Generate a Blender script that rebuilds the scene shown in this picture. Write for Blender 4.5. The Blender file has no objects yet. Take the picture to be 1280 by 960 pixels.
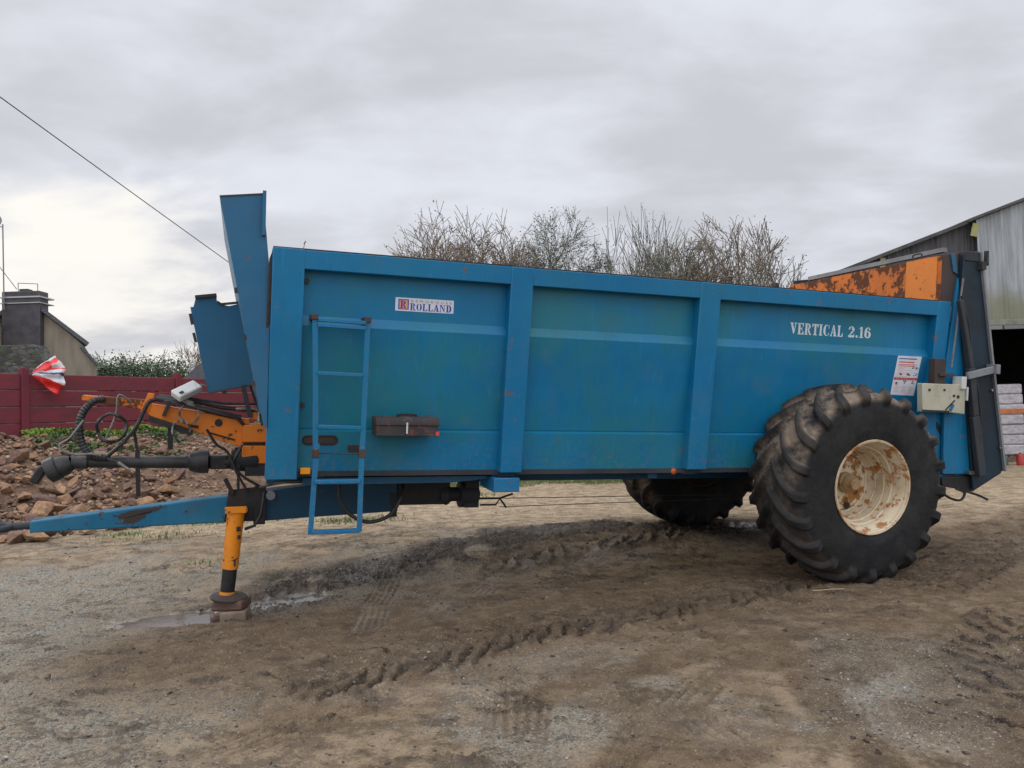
import bpy, bmesh, math, random
import numpy as np
from mathutils import Vector, Matrix, noise as mnoise

random.seed(7)
scene = bpy.context.scene
COL = scene.collection
R_ = math.radians

# ---------------------------------------------------------------- helpers
class MB:
    """collects shapes, builds ONE mesh object"""
    def __init__(s): s.v = []; s.f = []
    def add(s, vs, fs):
        b = len(s.v); s.v += [tuple(v) for v in vs]; s.f += [tuple(i + b for i in f) for f in fs]; return s
    def box(s, x0, x1, y0, y1, z0, z1):
        vs = [(x, y, z) for z in (z0, z1) for y in (y0, y1) for x in (x0, x1)]
        return s.add(vs, [(0,2,3,1),(4,5,7,6),(0,1,5,4),(2,6,7,3),(0,4,6,2),(1,3,7,5)])
    def obox(s, c, size, M=None):
        sx, sy, sz = [k / 2 for k in size]; c = Vector(c); M = M or Matrix.Identity(3)
        vs = [c + M @ Vector((x, y, z)) for z in (-sz, sz) for y in (-sy, sy) for x in (-sx, sx)]
        return s.add(vs, [(0,2,3,1),(4,5,7,6),(0,1,5,4),(2,6,7,3),(0,4,6,2),(1,3,7,5)])
    def bar(s, a, b, w, h, up=(0, 0, 1)):
        a = Vector(a); b = Vector(b); d = (b - a).normalized(); u = Vector(up)
        sd = d.cross(u).normalized(); u = sd.cross(d).normalized()
        vs = []
        for p in (a, b):
            for i, j in ((-1,-1),(1,-1),(1,1),(-1,1)): vs.append(p + sd * (i * w / 2) + u * (j * h / 2))
        return s.add(vs, [(3,2,1,0),(4,5,6,7),(0,1,5,4),(1,2,6,5),(2,3,7,6),(3,0,4,7)])
    def prism(s, poly, vec):
        n = len(poly); v = Vector(vec); p = [Vector(q) for q in poly]
        return s.add(p + [q + v for q in p], [tuple(range(n - 1, -1, -1)), tuple(range(n, 2 * n))] +
                     [(i, (i + 1) % n, n + (i + 1) % n, n + i) for i in range(n)])
    def tube(s, pts, r, n=8, cap=True):
        pts = [Vector(p) for p in pts]; m = len(pts)
        rs = r if isinstance(r, (list, tuple)) else [r] * m
        d = (pts[1] - pts[0]).normalized()
        u = d.orthogonal().normalized(); vs = []
        for i, p in enumerate(pts):
            t = (pts[min(i + 1, m - 1)] - pts[max(i - 1, 0)])
            t = t.normalized() if t.length > 1e-9 else d
            u = (u - t * u.dot(t))
            u = u.normalized() if u.length > 1e-6 else t.orthogonal().normalized()
            w = t.cross(u)
            for k in range(n):
                a = 2 * math.pi * k / n; vs.append(p + (u * math.cos(a) + w * math.sin(a)) * rs[i])
        fs = []
        for i in range(m - 1):
            for k in range(n):
                k2 = (k + 1) % n; fs.append((i*n+k, i*n+k2, (i+1)*n+k2, (i+1)*n+k))
        if cap: fs += [tuple(range(n - 1, -1, -1)), tuple((m - 1) * n + k for k in range(n))]
        return s.add(vs, fs)
    def lathe(s, prof, c, axis, n=48, closed=False):
        c = Vector(c); a = Vector(axis).normalized(); u = a.orthogonal().normalized(); w = a.cross(u)
        vs = []
        for (h, r) in prof:
            for k in range(n):
                t = 2 * math.pi * k / n; vs.append(c + a * h + (u * math.cos(t) + w * math.sin(t)) * r)
        m = len(prof); fs = []
        for i in range(m if closed else m - 1):
            i2 = (i + 1) % m
            for k in range(n):
                k2 = (k + 1) % n; fs.append((i*n+k, i*n+k2, i2*n+k2, i2*n+k))
        return s.add(vs, fs)
    def build(s, name, mat, parent=None, smooth=None, bevel=0, off=(0, 0, 0), loc=None, fixn=True):
        me = bpy.data.meshes.new(name)
        o_ = Vector(off)
        me.from_pydata([(v[0]-o_[0], v[1]-o_[1], v[2]-o_[2]) for v in s.v], [], s.f); me.update()
        if fixn:
            bm = bmesh.new(); bm.from_mesh(me); bmesh.ops.recalc_face_normals(bm, faces=bm.faces); bm.to_mesh(me); bm.free()
        if mat: me.materials.append(mat)
        if smooth:
            me.shade_smooth(); me.set_sharp_from_angle(angle=R_(smooth))
        o = bpy.data.objects.new(name, me); COL.objects.link(o)
        if parent: o.parent = parent
        if loc: o.location = loc
        if bevel:
            m = o.modifiers.new('bevel', 'BEVEL'); m.width = bevel; m.segments = 2; m.limit_method = 'ANGLE'; m.angle_limit = R_(40)
            me.shade_smooth(); me.set_sharp_from_angle(angle=R_(50)) if not smooth else None
        return o

def npmesh(name, V, F, mat, attrs=None, smooth=False, parent=None):
    """V (n,3) float, F (m,3|4) int arrays"""
    me = bpy.data.meshes.new(name)
    V = np.ascontiguousarray(V, np.float32); F = np.ascontiguousarray(F, np.int32); k = F.shape[1]
    me.vertices.add(len(V)); me.vertices.foreach_set('co', V.ravel())
    me.loops.add(F.size); me.loops.foreach_set('vertex_index', F.ravel())
    me.polygons.add(len(F)); me.polygons.foreach_set('loop_start', np.arange(0, F.size, k, dtype=np.int32))
    me.update(calc_edges=True); me.validate()
    for n, a in (attrs or {}).items():
        at = me.attributes.new(n, 'FLOAT', 'POINT'); at.data.foreach_set('value', np.ascontiguousarray(a, np.float32).ravel())
    if smooth: me.shade_smooth()
    me.materials.append(mat)
    o = bpy.data.objects.new(name, me); COL.objects.link(o)
    if parent: o.parent = parent
    return o

def tag(o, label=None, cat=None, group=None, kind=None):
    for k, v in (('label', label), ('category', cat), ('group', group), ('kind', kind)):
        if v: o[k] = v
    return o
def empty(name, loc, rotz=0, label=None, cat=None, group=None):
    o = bpy.data.objects.new(name, None); COL.objects.link(o); o.location = loc; o.rotation_euler = (0, 0, rotz)
    o.empty_display_size = .1
    return tag(o, label, cat, group)

# ---------------------------------------------------------------- materials
class NT:
    def __init__(s, name):
        s.m = bpy.data.materials.new(name); s.m.use_nodes = True; s.t = s.m.node_tree; s.t.nodes.clear()
        s.out = s.n('ShaderNodeOutputMaterial'); s.bs = s.n('ShaderNodeBsdfPrincipled')
        s.l(s.bs.outputs[0], s.out.inputs[0])
    def n(s, typ, **kw):
        nd = s.t.nodes.new(typ)
        for k, v in kw.items(): setattr(nd, k, v)
        return nd
    def l(s, a, b): s.t.links.new(a, b)
    def setin(s, sock, v):
        if hasattr(v, 'links'): s.l(v, sock)
        else: sock.default_value = (tuple(v) + (1,) if isinstance(v, (tuple, list)) and len(v) == 3 and sock.type == 'RGBA' else v)
    def obj(s): return s.n('ShaderNodeTexCoord').outputs['Object']
    def vec(s, v, sc):
        m = s.n('ShaderNodeMapping'); s.l(v, m.inputs[0]); m.inputs['Scale'].default_value = sc; return m.outputs[0]
    def noise(s, v, scale, detail=4, rough=.55, dist=0, off=None):
        if off is not None:
            m = s.n('ShaderNodeMapping'); s.l(v, m.inputs[0]); m.inputs['Location'].default_value = (off, off * .7, -off); v = m.outputs[0]
        t = s.n('ShaderNodeTexNoise'); s.l(v, t.inputs['Vector']); t.inputs['Scale'].default_value = scale
        t.inputs['Detail'].default_value = detail; t.inputs['Roughness'].default_value = rough; t.inputs['Distortion'].default_value = dist
        return t.outputs['Fac']
    def voro(s, v, scale, feat='F1', out='Distance'):
        t = s.n('ShaderNodeTexVoronoi', feature=feat); s.l(v, t.inputs['Vector']); t.inputs['Scale'].default_value = scale
        return t.outputs[out]
    def ramp(s, f, a, b, lo=0., hi=1.):
        r = s.n('ShaderNodeMapRange', interpolation_type='SMOOTHSTEP'); s.l(f, r.inputs[0])
        r.inputs[1].default_value = a; r.inputs[2].default_value = b; r.inputs[3].default_value = lo; r.inputs[4].default_value = hi
        return r.outputs[0]
    def math(s, op, a, b=0.):
        m = s.n('ShaderNodeMath', operation=op); s.setin(m.inputs[0], a); s.setin(m.inputs[1], b); return m.outputs[0]
    def mix(s, f, a, b):
        m = s.n('ShaderNodeMix', data_type='RGBA'); s.setin(m.inputs[0], f); s.setin(m.inputs[6], a); s.setin(m.inputs[7], b); return m.outputs[2]
    def attr(s, name): return s.n('ShaderNodeAttribute', attribute_name=name).outputs['Fac']
    def sep(s, v):
        q = s.n('ShaderNodeSeparateXYZ'); s.l(v, q.inputs[0]); return q.outputs
    def bump(s, h, strength, dist=.01):
        b = s.n('ShaderNodeBump'); s.setin(b.inputs['Height'], h); b.inputs['Strength'].default_value = strength; b.inputs['Distance'].default_value = dist
        s.l(b.outputs[0], s.bs.inputs['Normal']); return b
    def fin(s, col, rough=.6, metal=0., spec=None):
        s.setin(s.bs.inputs['Base Color'], col); s.setin(s.bs.inputs['Roughness'], rough); s.setin(s.bs.inputs['Metallic'], metal)
        if spec is not None: s.bs.inputs['Specular IOR Level'].default_value = spec
        return s.m

def paint(name, base, faded, rust=.5, dirt=.3, edge=True, rough=.42, patch=None, patch_amt=0., rustc=(.12,.045,.02), dirtc=(.13,.10,.075), wear=.007, runs=0., splash=0.):
    t = NT(name); v = t.obj()
    c = t.mix(t.ramp(t.noise(v, 1.6, 6, .6), .35, .7), base, faded)
    st = t.noise(t.vec(v, (9, 9, .9)), 2.2, 5, .6)            # runs of weather down the face
    if patch:
        pm = t.math('MULTIPLY', t.ramp(t.math('ADD', t.math('MULTIPLY', t.noise(v, 1.25, 5, .62, off=3.), .75), t.math('MULTIPLY', st, .25)), .37, .60), patch_amt)
        c = t.mix(pm, c, patch)
    c = t.mix(t.math('MULTIPLY', t.ramp(st, .55, .8), .35), c, tuple(k * .72 for k in base))
    sp = t.ramp(t.noise(v, 14, 8, .7, off=9.), .60 - .03 * dirt, .78)
    c = t.mix(t.math('MULTIPLY', sp, dirt), c, dirtc)
    grime = t.ramp(t.noise(v, 3.1, 7, .65, off=5.), .5, .78)
    c = t.mix(t.math('MULTIPLY', grime, dirt * .7), c, dirtc)
    if runs:
        ln = t.ramp(t.noise(t.vec(v, (24, 24, .9)), 1.7, 6, .65, off=11.), .56, .74)
        c = t.mix(t.math('MULTIPLY', ln, .30 * runs), c, tuple(min(1, k * 1.5 + .03) for k in faded))
        rr2 = t.ramp(t.noise(t.vec(v, (20, 20, .7)), 1.9, 7, .68, off=23.), .67, .75)
        c = t.mix(t.math('MULTIPLY', rr2, .55 * runs), c, (.05, .05, .05))
        sc = t.ramp(t.noise(t.vec(v, (2.5, 2.5, 30)), 3.3, 6, .7, off=31.), .70, .74)
        c = t.mix(t.math('MULTIPLY', sc, .35 * runs), c, (.16, .22, .27))
    if splash:
        hz = t.ramp(t.math('ADD', t.sep(v)[2], t.math('MULTIPLY', t.noise(v, 2.5, 4), -.5)), .45, 1.05, 1., 0.)
        sm = t.math('MULTIPLY', hz, t.ramp(t.noise(v, 34, 6, .75, off=8.), .50, .60))
        c = t.mix(t.math('MULTIPLY', sm, splash), c, (.17, .135, .095))
    r1 = t.ramp(t.noise(v, 7.5, 9, .72, off=17.), .70 - .1 * rust, .74 - .1 * rust)
    rm = r1
    if edge:
        bn = t.n('ShaderNodeBevel', samples=3); bn.inputs['Radius'].default_value = wear
        g = t.n('ShaderNodeNewGeometry')
        d = t.n('ShaderNodeVectorMath', operation='DOT_PRODUCT'); t.l(bn.outputs[0], d.inputs[0]); t.l(g.outputs['Normal'], d.inputs[1])
        e = t.ramp(t.math('SUBTRACT', 1., d.outputs['Value']), .02, .12)
        e = t.math('MULTIPLY', e, t.ramp(t.noise(v, 11, 7, .7, off=2.), .56 - .12 * rust, .64 - .1 * rust))
        rm = t.math('MAXIMUM', rm, e)
    rc = t.mix(t.noise(v, 40, 4), rustc, tuple(min(1, k * 2.4) for k in rustc))
    c = t.mix(rm, c, rc)
    t.bump(t.math('ADD', t.math('MULTIPLY', t.noise(v, 2.3, 2), 1.), t.math('MULTIPLY', t.noise(v, 60, 4), .05)), .35, .02)
    rg = t.math('ADD', t.math('MULTIPLY', t.math('MAXIMUM', rm, grime), .4), rough)
    return t.fin(c, rg, spec=.32)

def simple(name, a, b=None, scale=8, rough=.7, bump=0., metal=0., detail=6, lo=.35, hi=.65, spec=None, stretch=None, bd=.01):
    t = NT(name); v = t.obj()
    if stretch: v = t.vec(v, stretch)
    f = t.noise(v, scale, detail, .62)
    c = t.mix(t.ramp(f, lo, hi), a, b) if b else a
    if bump: t.bump(t.noise(v, scale * 3, 6, .65), bump, bd)
    return t.fin(c, rough, metal, spec)

BLUE = (.004, .135, .40)
M = {}
M['blue'] = paint('blue_paint', (.001, .134, .295), (.003, .165, .34), rust=.7, dirt=.2, patch=(.012, .155, .25), patch_amt=.5, runs=.8, splash=.3)
M['blue_panel'] = paint('weathered_blue_panel', (.001, .134, .285), (.003, .165, .325), rust=.25, dirt=.30, edge=False, patch=(.014, .160, .195), patch_amt=.85, runs=.8, splash=.35)
M['blue_grey'] = paint('faded_grey_blue_paint', (.008, .105, .22), (.016, .115, .21), rust=.5, dirt=.3, patch=(.03, .12, .20), patch_amt=.6)
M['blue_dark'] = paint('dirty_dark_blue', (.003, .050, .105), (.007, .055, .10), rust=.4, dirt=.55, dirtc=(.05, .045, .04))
M['blue_beam'] = paint('drawbar_blue', (.004, .105, .195), (.03, .165, .25), rust=1.25, dirt=.6, patch=(.02, .16, .27), patch_amt=.5, rustc=(.045, .022, .015), rough=.6, dirtc=(.09,.075,.06))
M['orange'] = paint('orange_paint', (.74, .19, .012), (.62, .19, .025), rust=1.0, dirt=.55, rustc=(.05, .025, .015), rough=.5)
M['orange_rusty'] = paint('rusted_orange', (.68, .17, .012), (.45, .11, .018), rust=2.2, dirt=.9, rustc=(.07, .028, .014), rough=.6)
M['orange_jack'] = paint('jack_orange', (.80, .25, .01), (.72, .25, .02), rust=.9, dirt=.4, rustc=(.03, .02, .015), rough=.45)
M['dark_steel'] = paint('grimy_dark_steel', (.022, .026, .03), (.04, .045, .05), rust=.5, dirt=.5, dirtc=(.07, .06, .05), rustc=(.06, .03, .018), rough=.6)
M['brown_grime'] = paint('brown_manure_stained_steel', (.045, .035, .032), (.075, .055, .05), rust=.8, dirt=.6, rustc=(.07, .035, .02), rough=.75)
M['cheek'] = paint('black_blue_cheek', (.012, .018, .024), (.01, .03, .05), rust=.3, dirt=.4, dirtc=(.04, .04, .04), rough=.55)
M['steel_grey'] = paint('grey_galvanised', (.16, .17, .18), (.24, .25, .26), rust=.7, dirt=.5, rough=.5)
M['cream'] = paint('mossy_cream_plate', (.46, .44, .34), (.34, .34, .24), rust=.5, dirt=.8, dirtc=(.10, .09, .06), rough=.7)
M['rim'] = paint('cream_rim_paint', (.66, .58, .42), (.54, .45, .31), rust=1.75, dirt=1.2, rustc=(.20, .09, .03), dirtc=(.28, .19, .10), rough=.6, wear=.012)
M['rusty_box'] = paint('rusted_black_box', (.02, .02, .023), (.045, .04, .04), rust=1.6, dirt=.6, rustc=(.09, .035, .025), dirtc=(.15, .14, .13), rough=.75)
M['black_rubber'] = simple('black_rubber_hose', (.012, .012, .013), (.03, .03, .03), 20, .5, .2)
M['black_plastic'] = simple('black_shaft_guard', (.010, .010, .011), (.035, .032, .032), 6, .55, .3)
M['grey_cable'] = simple('grey_cable', (.13, .125, .115), (.2, .19, .17), 20, .6)
M['white_plastic'] = simple('dirty_white_plastic', (.55, .55, .52), (.38, .37, .33), 14, .5, lo=.5, hi=.75)
M['chrome'] = simple('worn_steel', (.35, .34, .33), (.2, .18, .16), 20, .35, metal=.8)
M['sticker_white'] = simple('sticker_white', (.62, .64, .68), (.5, .52, .54), 9, .5, lo=.5, hi=.8)
M['text_white'] = simple('lettering_white', (.6, .66, .68), (.42, .5, .54), 30, .5, lo=.45, hi=.75)
M['text_blue'] = simple('logo_blue', (.02, .04, .32), None, rough=.5)
M['text_orange'] = simple('logo_orange', (.72, .28, .10), None, rough=.5)
M['text_grey'] = simple('logo_grey', (.22, .2, .2), None, rough=.5)
M['text_red'] = simple('sticker_red', (.6, .06, .05), None, rough=.5)
M['text_black'] = simple('sticker_black', (.03, .03, .035), None, rough=.5)
M['text_pink'] = simple('sticker_pink', (.6, .38, .36), None, rough=.5)
M['amber'] = simple('amber_reflector', (.95, .33, .01), None, rough=.25)
M['amber_lamp'] = simple('amber_marker_lamp', (.6, .12, .02), (.3, .05, .01), 30, rough=.25)
M['soot'] = simple('black_wrap', (.006, .006, .007), (.014, .014, .014), 18, .6, .3)
# ---------------------------------------------------------------- terrain
def _h(ix, iy, seed):
    n = (ix * 374761393 + iy * 668265263 + seed * 974711) & 0xFFFFFFFF
    n = ((n ^ (n >> 13)) * 1274126177) & 0xFFFFFFFF
    return ((n ^ (n >> 16)) & 0xFFFF) / 65535.0
def vnoise(x, y, seed=0):
    ix = np.floor(x).astype(np.int64); iy = np.floor(y).astype(np.int64); fx = x - ix; fy = y - iy
    ux = fx*fx*fx*(fx*(fx*6-15)+10); uy = fy*fy*fy*(fy*(fy*6-15)+10)
    a = _h(ix, iy, seed); b = _h(ix+1, iy, seed); c = _h(ix, iy+1, seed); d = _h(ix+1, iy+1, seed)
    return (a*(1-ux)+b*ux)*(1-uy)+(c*(1-ux)+d*ux)*uy
def fbm(x, y, sc, octv=4, seed=0, g=.5):
    s = 0; a = 1; t = 0; x = np.asarray(x, float); y = np.asarray(y, float)
    for k in range(octv):
        c, sn = math.cos(k*1.1+seed), math.sin(k*1.1+seed)
        s = s + a * vnoise((x*c-y*sn)*sc+k*17.3, (x*sn+y*c)*sc+k*9.1, seed+k); t += a; a *= g; sc *= 2.03
    return s / t
def sst(x, a, b):
    t = np.clip((x - a) / (b - a), 0, 1); return t*t*(3-2*t)
def path_st(x, y, pts):
    """distance along and signed distance across a polyline"""
    best = np.full(np.shape(x), 1e9); S = np.zeros(np.shape(x)); T = np.zeros(np.shape(x)); acc = 0
    tot = sum(math.dist(pts[i], pts[i+1]) for i in range(len(pts)-1))
    for i in range(len(pts)-1):
        ax, ay = pts[i]; bx, by = pts[i+1]; L = math.hypot(bx-ax, by-ay); dx, dy = (bx-ax)/L, (by-ay)/L
        s = (x-ax)*dx+(y-ay)*dy; t = -(x-ax)*dy+(y-ay)*dx
        sc = np.clip(s, 0, L); d = np.hypot(s-sc, t)
        m = d < best; best = np.where(m, d, best); S = np.where(m, acc+s, S); T = np.where(m, np.sign(t+1e-9)*d, T); acc += L
    return S, T, tot

def mound(x, y):
    d = (x + 5.9) * -.717 + (y - 9.1) * .70
    d = d + (fbm(x, y, .8, 3, 5) - .5) * .9
    f = sst(-x, 3.1, 4.9)
    return 1.27 * sst(d, -.1, 5.6) * f, d, f
def base_z(x, y):
    x = np.asarray(x, float); y = np.asarray(y, float)
    z = .17 * sst(y - .12 * x, 6.7, 8.7) - .025 * np.exp(-((x + 2.17) ** 2 + (y - 6.0) ** 2) / .3)
    m, d, f = mound(x, y)
    z = z + m * (1 - .134 * sst(m, 0, 1.2))
    return z
MUD = [((-2.0, 5.9), (-1.75, 6.9), (-.66, 7.55), (0, 8.2), (1.2, 8.55), (2.6, 8.3)), ]
LUG = [(((-1.6, 4.1), (-.97, 4.45), (-.1, 5.1), (1.15, 5.78), (2.4, 6.6)), .62, .17, .024),
       (((2.9, 5.9), (3.9, 6.9), (5.2, 8.2), (7.2, 9.6)), .62, .19, .016),
       (((3.6, 5.4), (2.7, 4.6), (2.2, 3.2)), .6, .21, .010),
       (((-.6, 7.2), (.6, 8.0), (1.9, 8.5)), .55, .2, .026)]
LIN = [(((-1.15, 4.9), (-1.05, 5.4), (-1.12, 7.3), (-.75, 8.3)), .24, 5, .014),
       (((-.75, 5.4), (-.35, 6.4), (.42, 8.3)), .30, 6, .012),
       (((.0, 5.9), (.5, 7.2), (1.2, 8.4)), .28, 6, .010),
       (((-.1, 3.0), (.0, 4.1), (-.6, 5.0)), .28, 6, .018),
       (((.3, 3.0), (.55, 3.7), (.45, 4.4)), .20, 5, .018),
       (((1.0, 3.0), (.75, 3.9), (1.2, 4.6)), .26, 5, .016),
       (((3.1, 3.6), (2.5, 4.3), (2.3, 5.2)), .26, 5, .018),
       (((-1.6, 3.2), (-.9, 4.0), (.3, 4.7), (1.6, 5.1)), .30, 6, .014), (((2.1, 2.9), (1.6, 3.6), (1.9, 4.6)), .24, 5, .014),
       ]
PUD = [(-2.50, 5.98, .46, .20, .2), (-1.90, 6.40, .34, .20, .7), (2.36, 8.6, .34, .2, .2), ]
def ground_fields(x, y):
    z = base_z(x, y)
    near = 1 - sst(np.hypot(x, y), 11, 20)
    yard = 1 - sst(mound(x, y)[0], .03, .25)
    mud = np.zeros_like(x); wet = np.zeros_like(x)
    # soft undulation
    z = z + (fbm(x, y, .55, 3, 11) - .5) * .07 * yard
    w1 = fbm(x, y, 2.2, 5, 21)
    # long mud patch between the ladder and the wheels
    wob = (fbm(x, y, 1.6, 3, 31) - .5) * .7
    for pts in MUD:
        S, T, tot = path_st(x, y, pts)
        m = (1 - sst(np.abs(T - .12 + wob * .8), .22, .62)) * sst(S, -.2, .3) * (1 - sst(S, tot-.2, tot+.5))
        mud = np.maximum(mud, m * sst(w1, .26, .42))
    # brown mud field between the lug tracks and around the wheels
    S, T, tot = path_st(x, y, ((-1.9, 5.2), (0, 5.6), (1.9, 6.2), (3.5, 6.6), (5.5, 7.9)))
    soft = (1 - sst(np.abs(T + wob), .3, 1.5))
    S, T, tot = path_st(x, y, ((1.35, 2.9), (1.5, 4.0), (1.55, 5.4)));  soft = np.maximum(soft, (1 - sst(np.abs(T + wob*.2), .07, .16)) * .95)
    S, T, tot = path_st(x, y, ((.1, 4.1), (1.2, 4.75), (2.6, 5.3)));  soft = np.maximum(soft, (1 - sst(np.abs(T + wob*.2), .08, .2)) * .9)
    soft = np.maximum(soft, sst(w1, .40, .60) * sst(x, -1.2, 1.0) * (1 - sst(y, 6.5, 9)) * .85)
    clump = fbm(x * .8, y * 1.5, 7, 5, 41, .6)
    for pts, w, pitch, dep in LUG:
        S, T, tot = path_st(x, y, pts)
        T2 = T + (fbm(x, y, 2.5, 2, 51) - .5) * .12
        inside = (1 - sst(np.abs(T2), w/2 - .05, w/2 + .05)) * sst(S, 0, .5) * (1 - sst(S, tot-.4, tot))
        ph = (S + np.abs(T2) * .9 + np.where(T2 > 0, pitch/2, 0)) / pitch + (fbm(x, y, 4, 3, 61) - .5) * 1.3
        fr = ph % 1; lug = sst(fr, .62, .70) * (1 - sst(fr, .90, 1.0))       # narrow groove with one steep wall
        broken = sst(fbm(x, y, 2.6, 4, 71), .20, .40)
        rag = .5 + fbm(x, y, 14, 3, 73)
        z = z + inside * broken * rag * (dep * .9 * sst(fr, .1, .62) * (1 - sst(fr, .62, .68)) - dep * .8 * lug)
        rimm = np.exp(-((np.abs(T2) - w/2) / .05) ** 2) * sst(S, 0, .4) * (1 - sst(S, tot-.3, tot))
        z = z + rimm * .022 * broken
        mud = np.maximum(mud, inside * broken * (.25 + .75 * lug) * sst(clump, .30, .50) * .95)
        soft = np.maximum(soft, (1 - sst(np.abs(T2), w/2, w/2+.35)) * .8 * sst(S, -.2, .5) * (1 - sst(S, tot-.4, tot+.3)))
    for pts, w, n, dep in LIN:
        S, T, tot = path_st(x, y, pts)
        T2 = T + (fbm(x, y, 1.8, 2, 81) - .5) * .08
        inside = (1 - sst(np.abs(T2), w/2 - .02, w/2 + .02)) * sst(S, 0, .6) * (1 - sst(S, tot-.8, tot)) * sst(fbm(x, y, 2.1, 4, 87), .27, .46)
        g = .5 + .5 * np.cos(T2 / w * n * 2 * math.pi)
        sip = .5 + .5 * np.cos(S * 2 * math.pi / .06)
        z = z - inside * dep * (g * .8 + .25 * sip * (1-g))
        wet = np.maximum(wet, inside * .42 * sst(fbm(x, y, 1.7, 3, 85), .35, .6)); soft = np.maximum(soft, inside * (.25 + .6 * g))
    # clods and chunks of mud
    sc_ = fbm(x * .55, y * 1.6, 5.5, 5, 45, .62); mud = np.maximum(mud, sst(sc_, .63, .70) * sst(fbm(x, y, .7, 3, 47), .38, .58) * (1 - sst(y, 8.5, 11)) * .6)
    rdg = 1 - np.abs(fbm(x * .8 + y * .3, y * 1.7, 7, 5, 91, .62) * 2 - 1)
    z = z + mud * (rdg ** 3 - .35) * .050 * near
    z = z + soft * (fbm(x, y * 1.6, 8, 5, 95, .62) - .5) * .034 * yard
    fine = fbm(x, y, 24, 4, 101, .65)
    z = z + (fine - .5) * .018 * near
    grav = sst(fbm(x, y, .9, 4, 111), .42, .62)
    grav = np.maximum(grav * .8, sst(-x - .35 * y, -.6, 1.5)) * (1 - soft * .8)
    S, T, tot = path_st(x, y, ((1.7, 3.6), (2.1, 4.7))); grav = np.maximum(grav, (1 - sst(np.abs(T), .3, .5)) * (1 - sst(np.abs(S-tot/2), .6, 1.0)) * .9)
    grav = grav * (1 - sst(y + (w1-.5) * 3, 6.8, 9.0))
    sand = sst(y + (w1 - .5) * 3.5 - .15 * np.abs(x), 7.6, 9.3)
    # puddles: shallow hollows
    pz = np.zeros_like(x)
    for px, py, rx, ry, an in PUD:
        c, s = math.cos(an), math.sin(an); a = ((x-px)*c+(y-py)*s)/rx; b = (-(x-px)*s+(y-py)*c)/ry
        r = np.hypot(a, b) + (fbm(x, y, 5, 3, 121) - .5) * 1.1
        k = 1 - sst(r, .55, 1.35); pz = np.maximum(pz, k)
    wet = np.maximum(wet, np.minimum(1, pz * 1.6))
    z = z - pz * .035
    # the earth bank: lumpy soil
    bank = 1 - yard
    z = z + bank * ((fbm(x, y, 1.3, 5, 131, .6) - .5) * .35 + (fbm(x, y, 7, 3, 135) - .5) * .06)
    return z, mud, soft, grav, sand, wet, bank
def gz(x, y):
    return float(ground_fields(np.array([float(x)]), np.array([float(y)]))[0][0])

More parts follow.
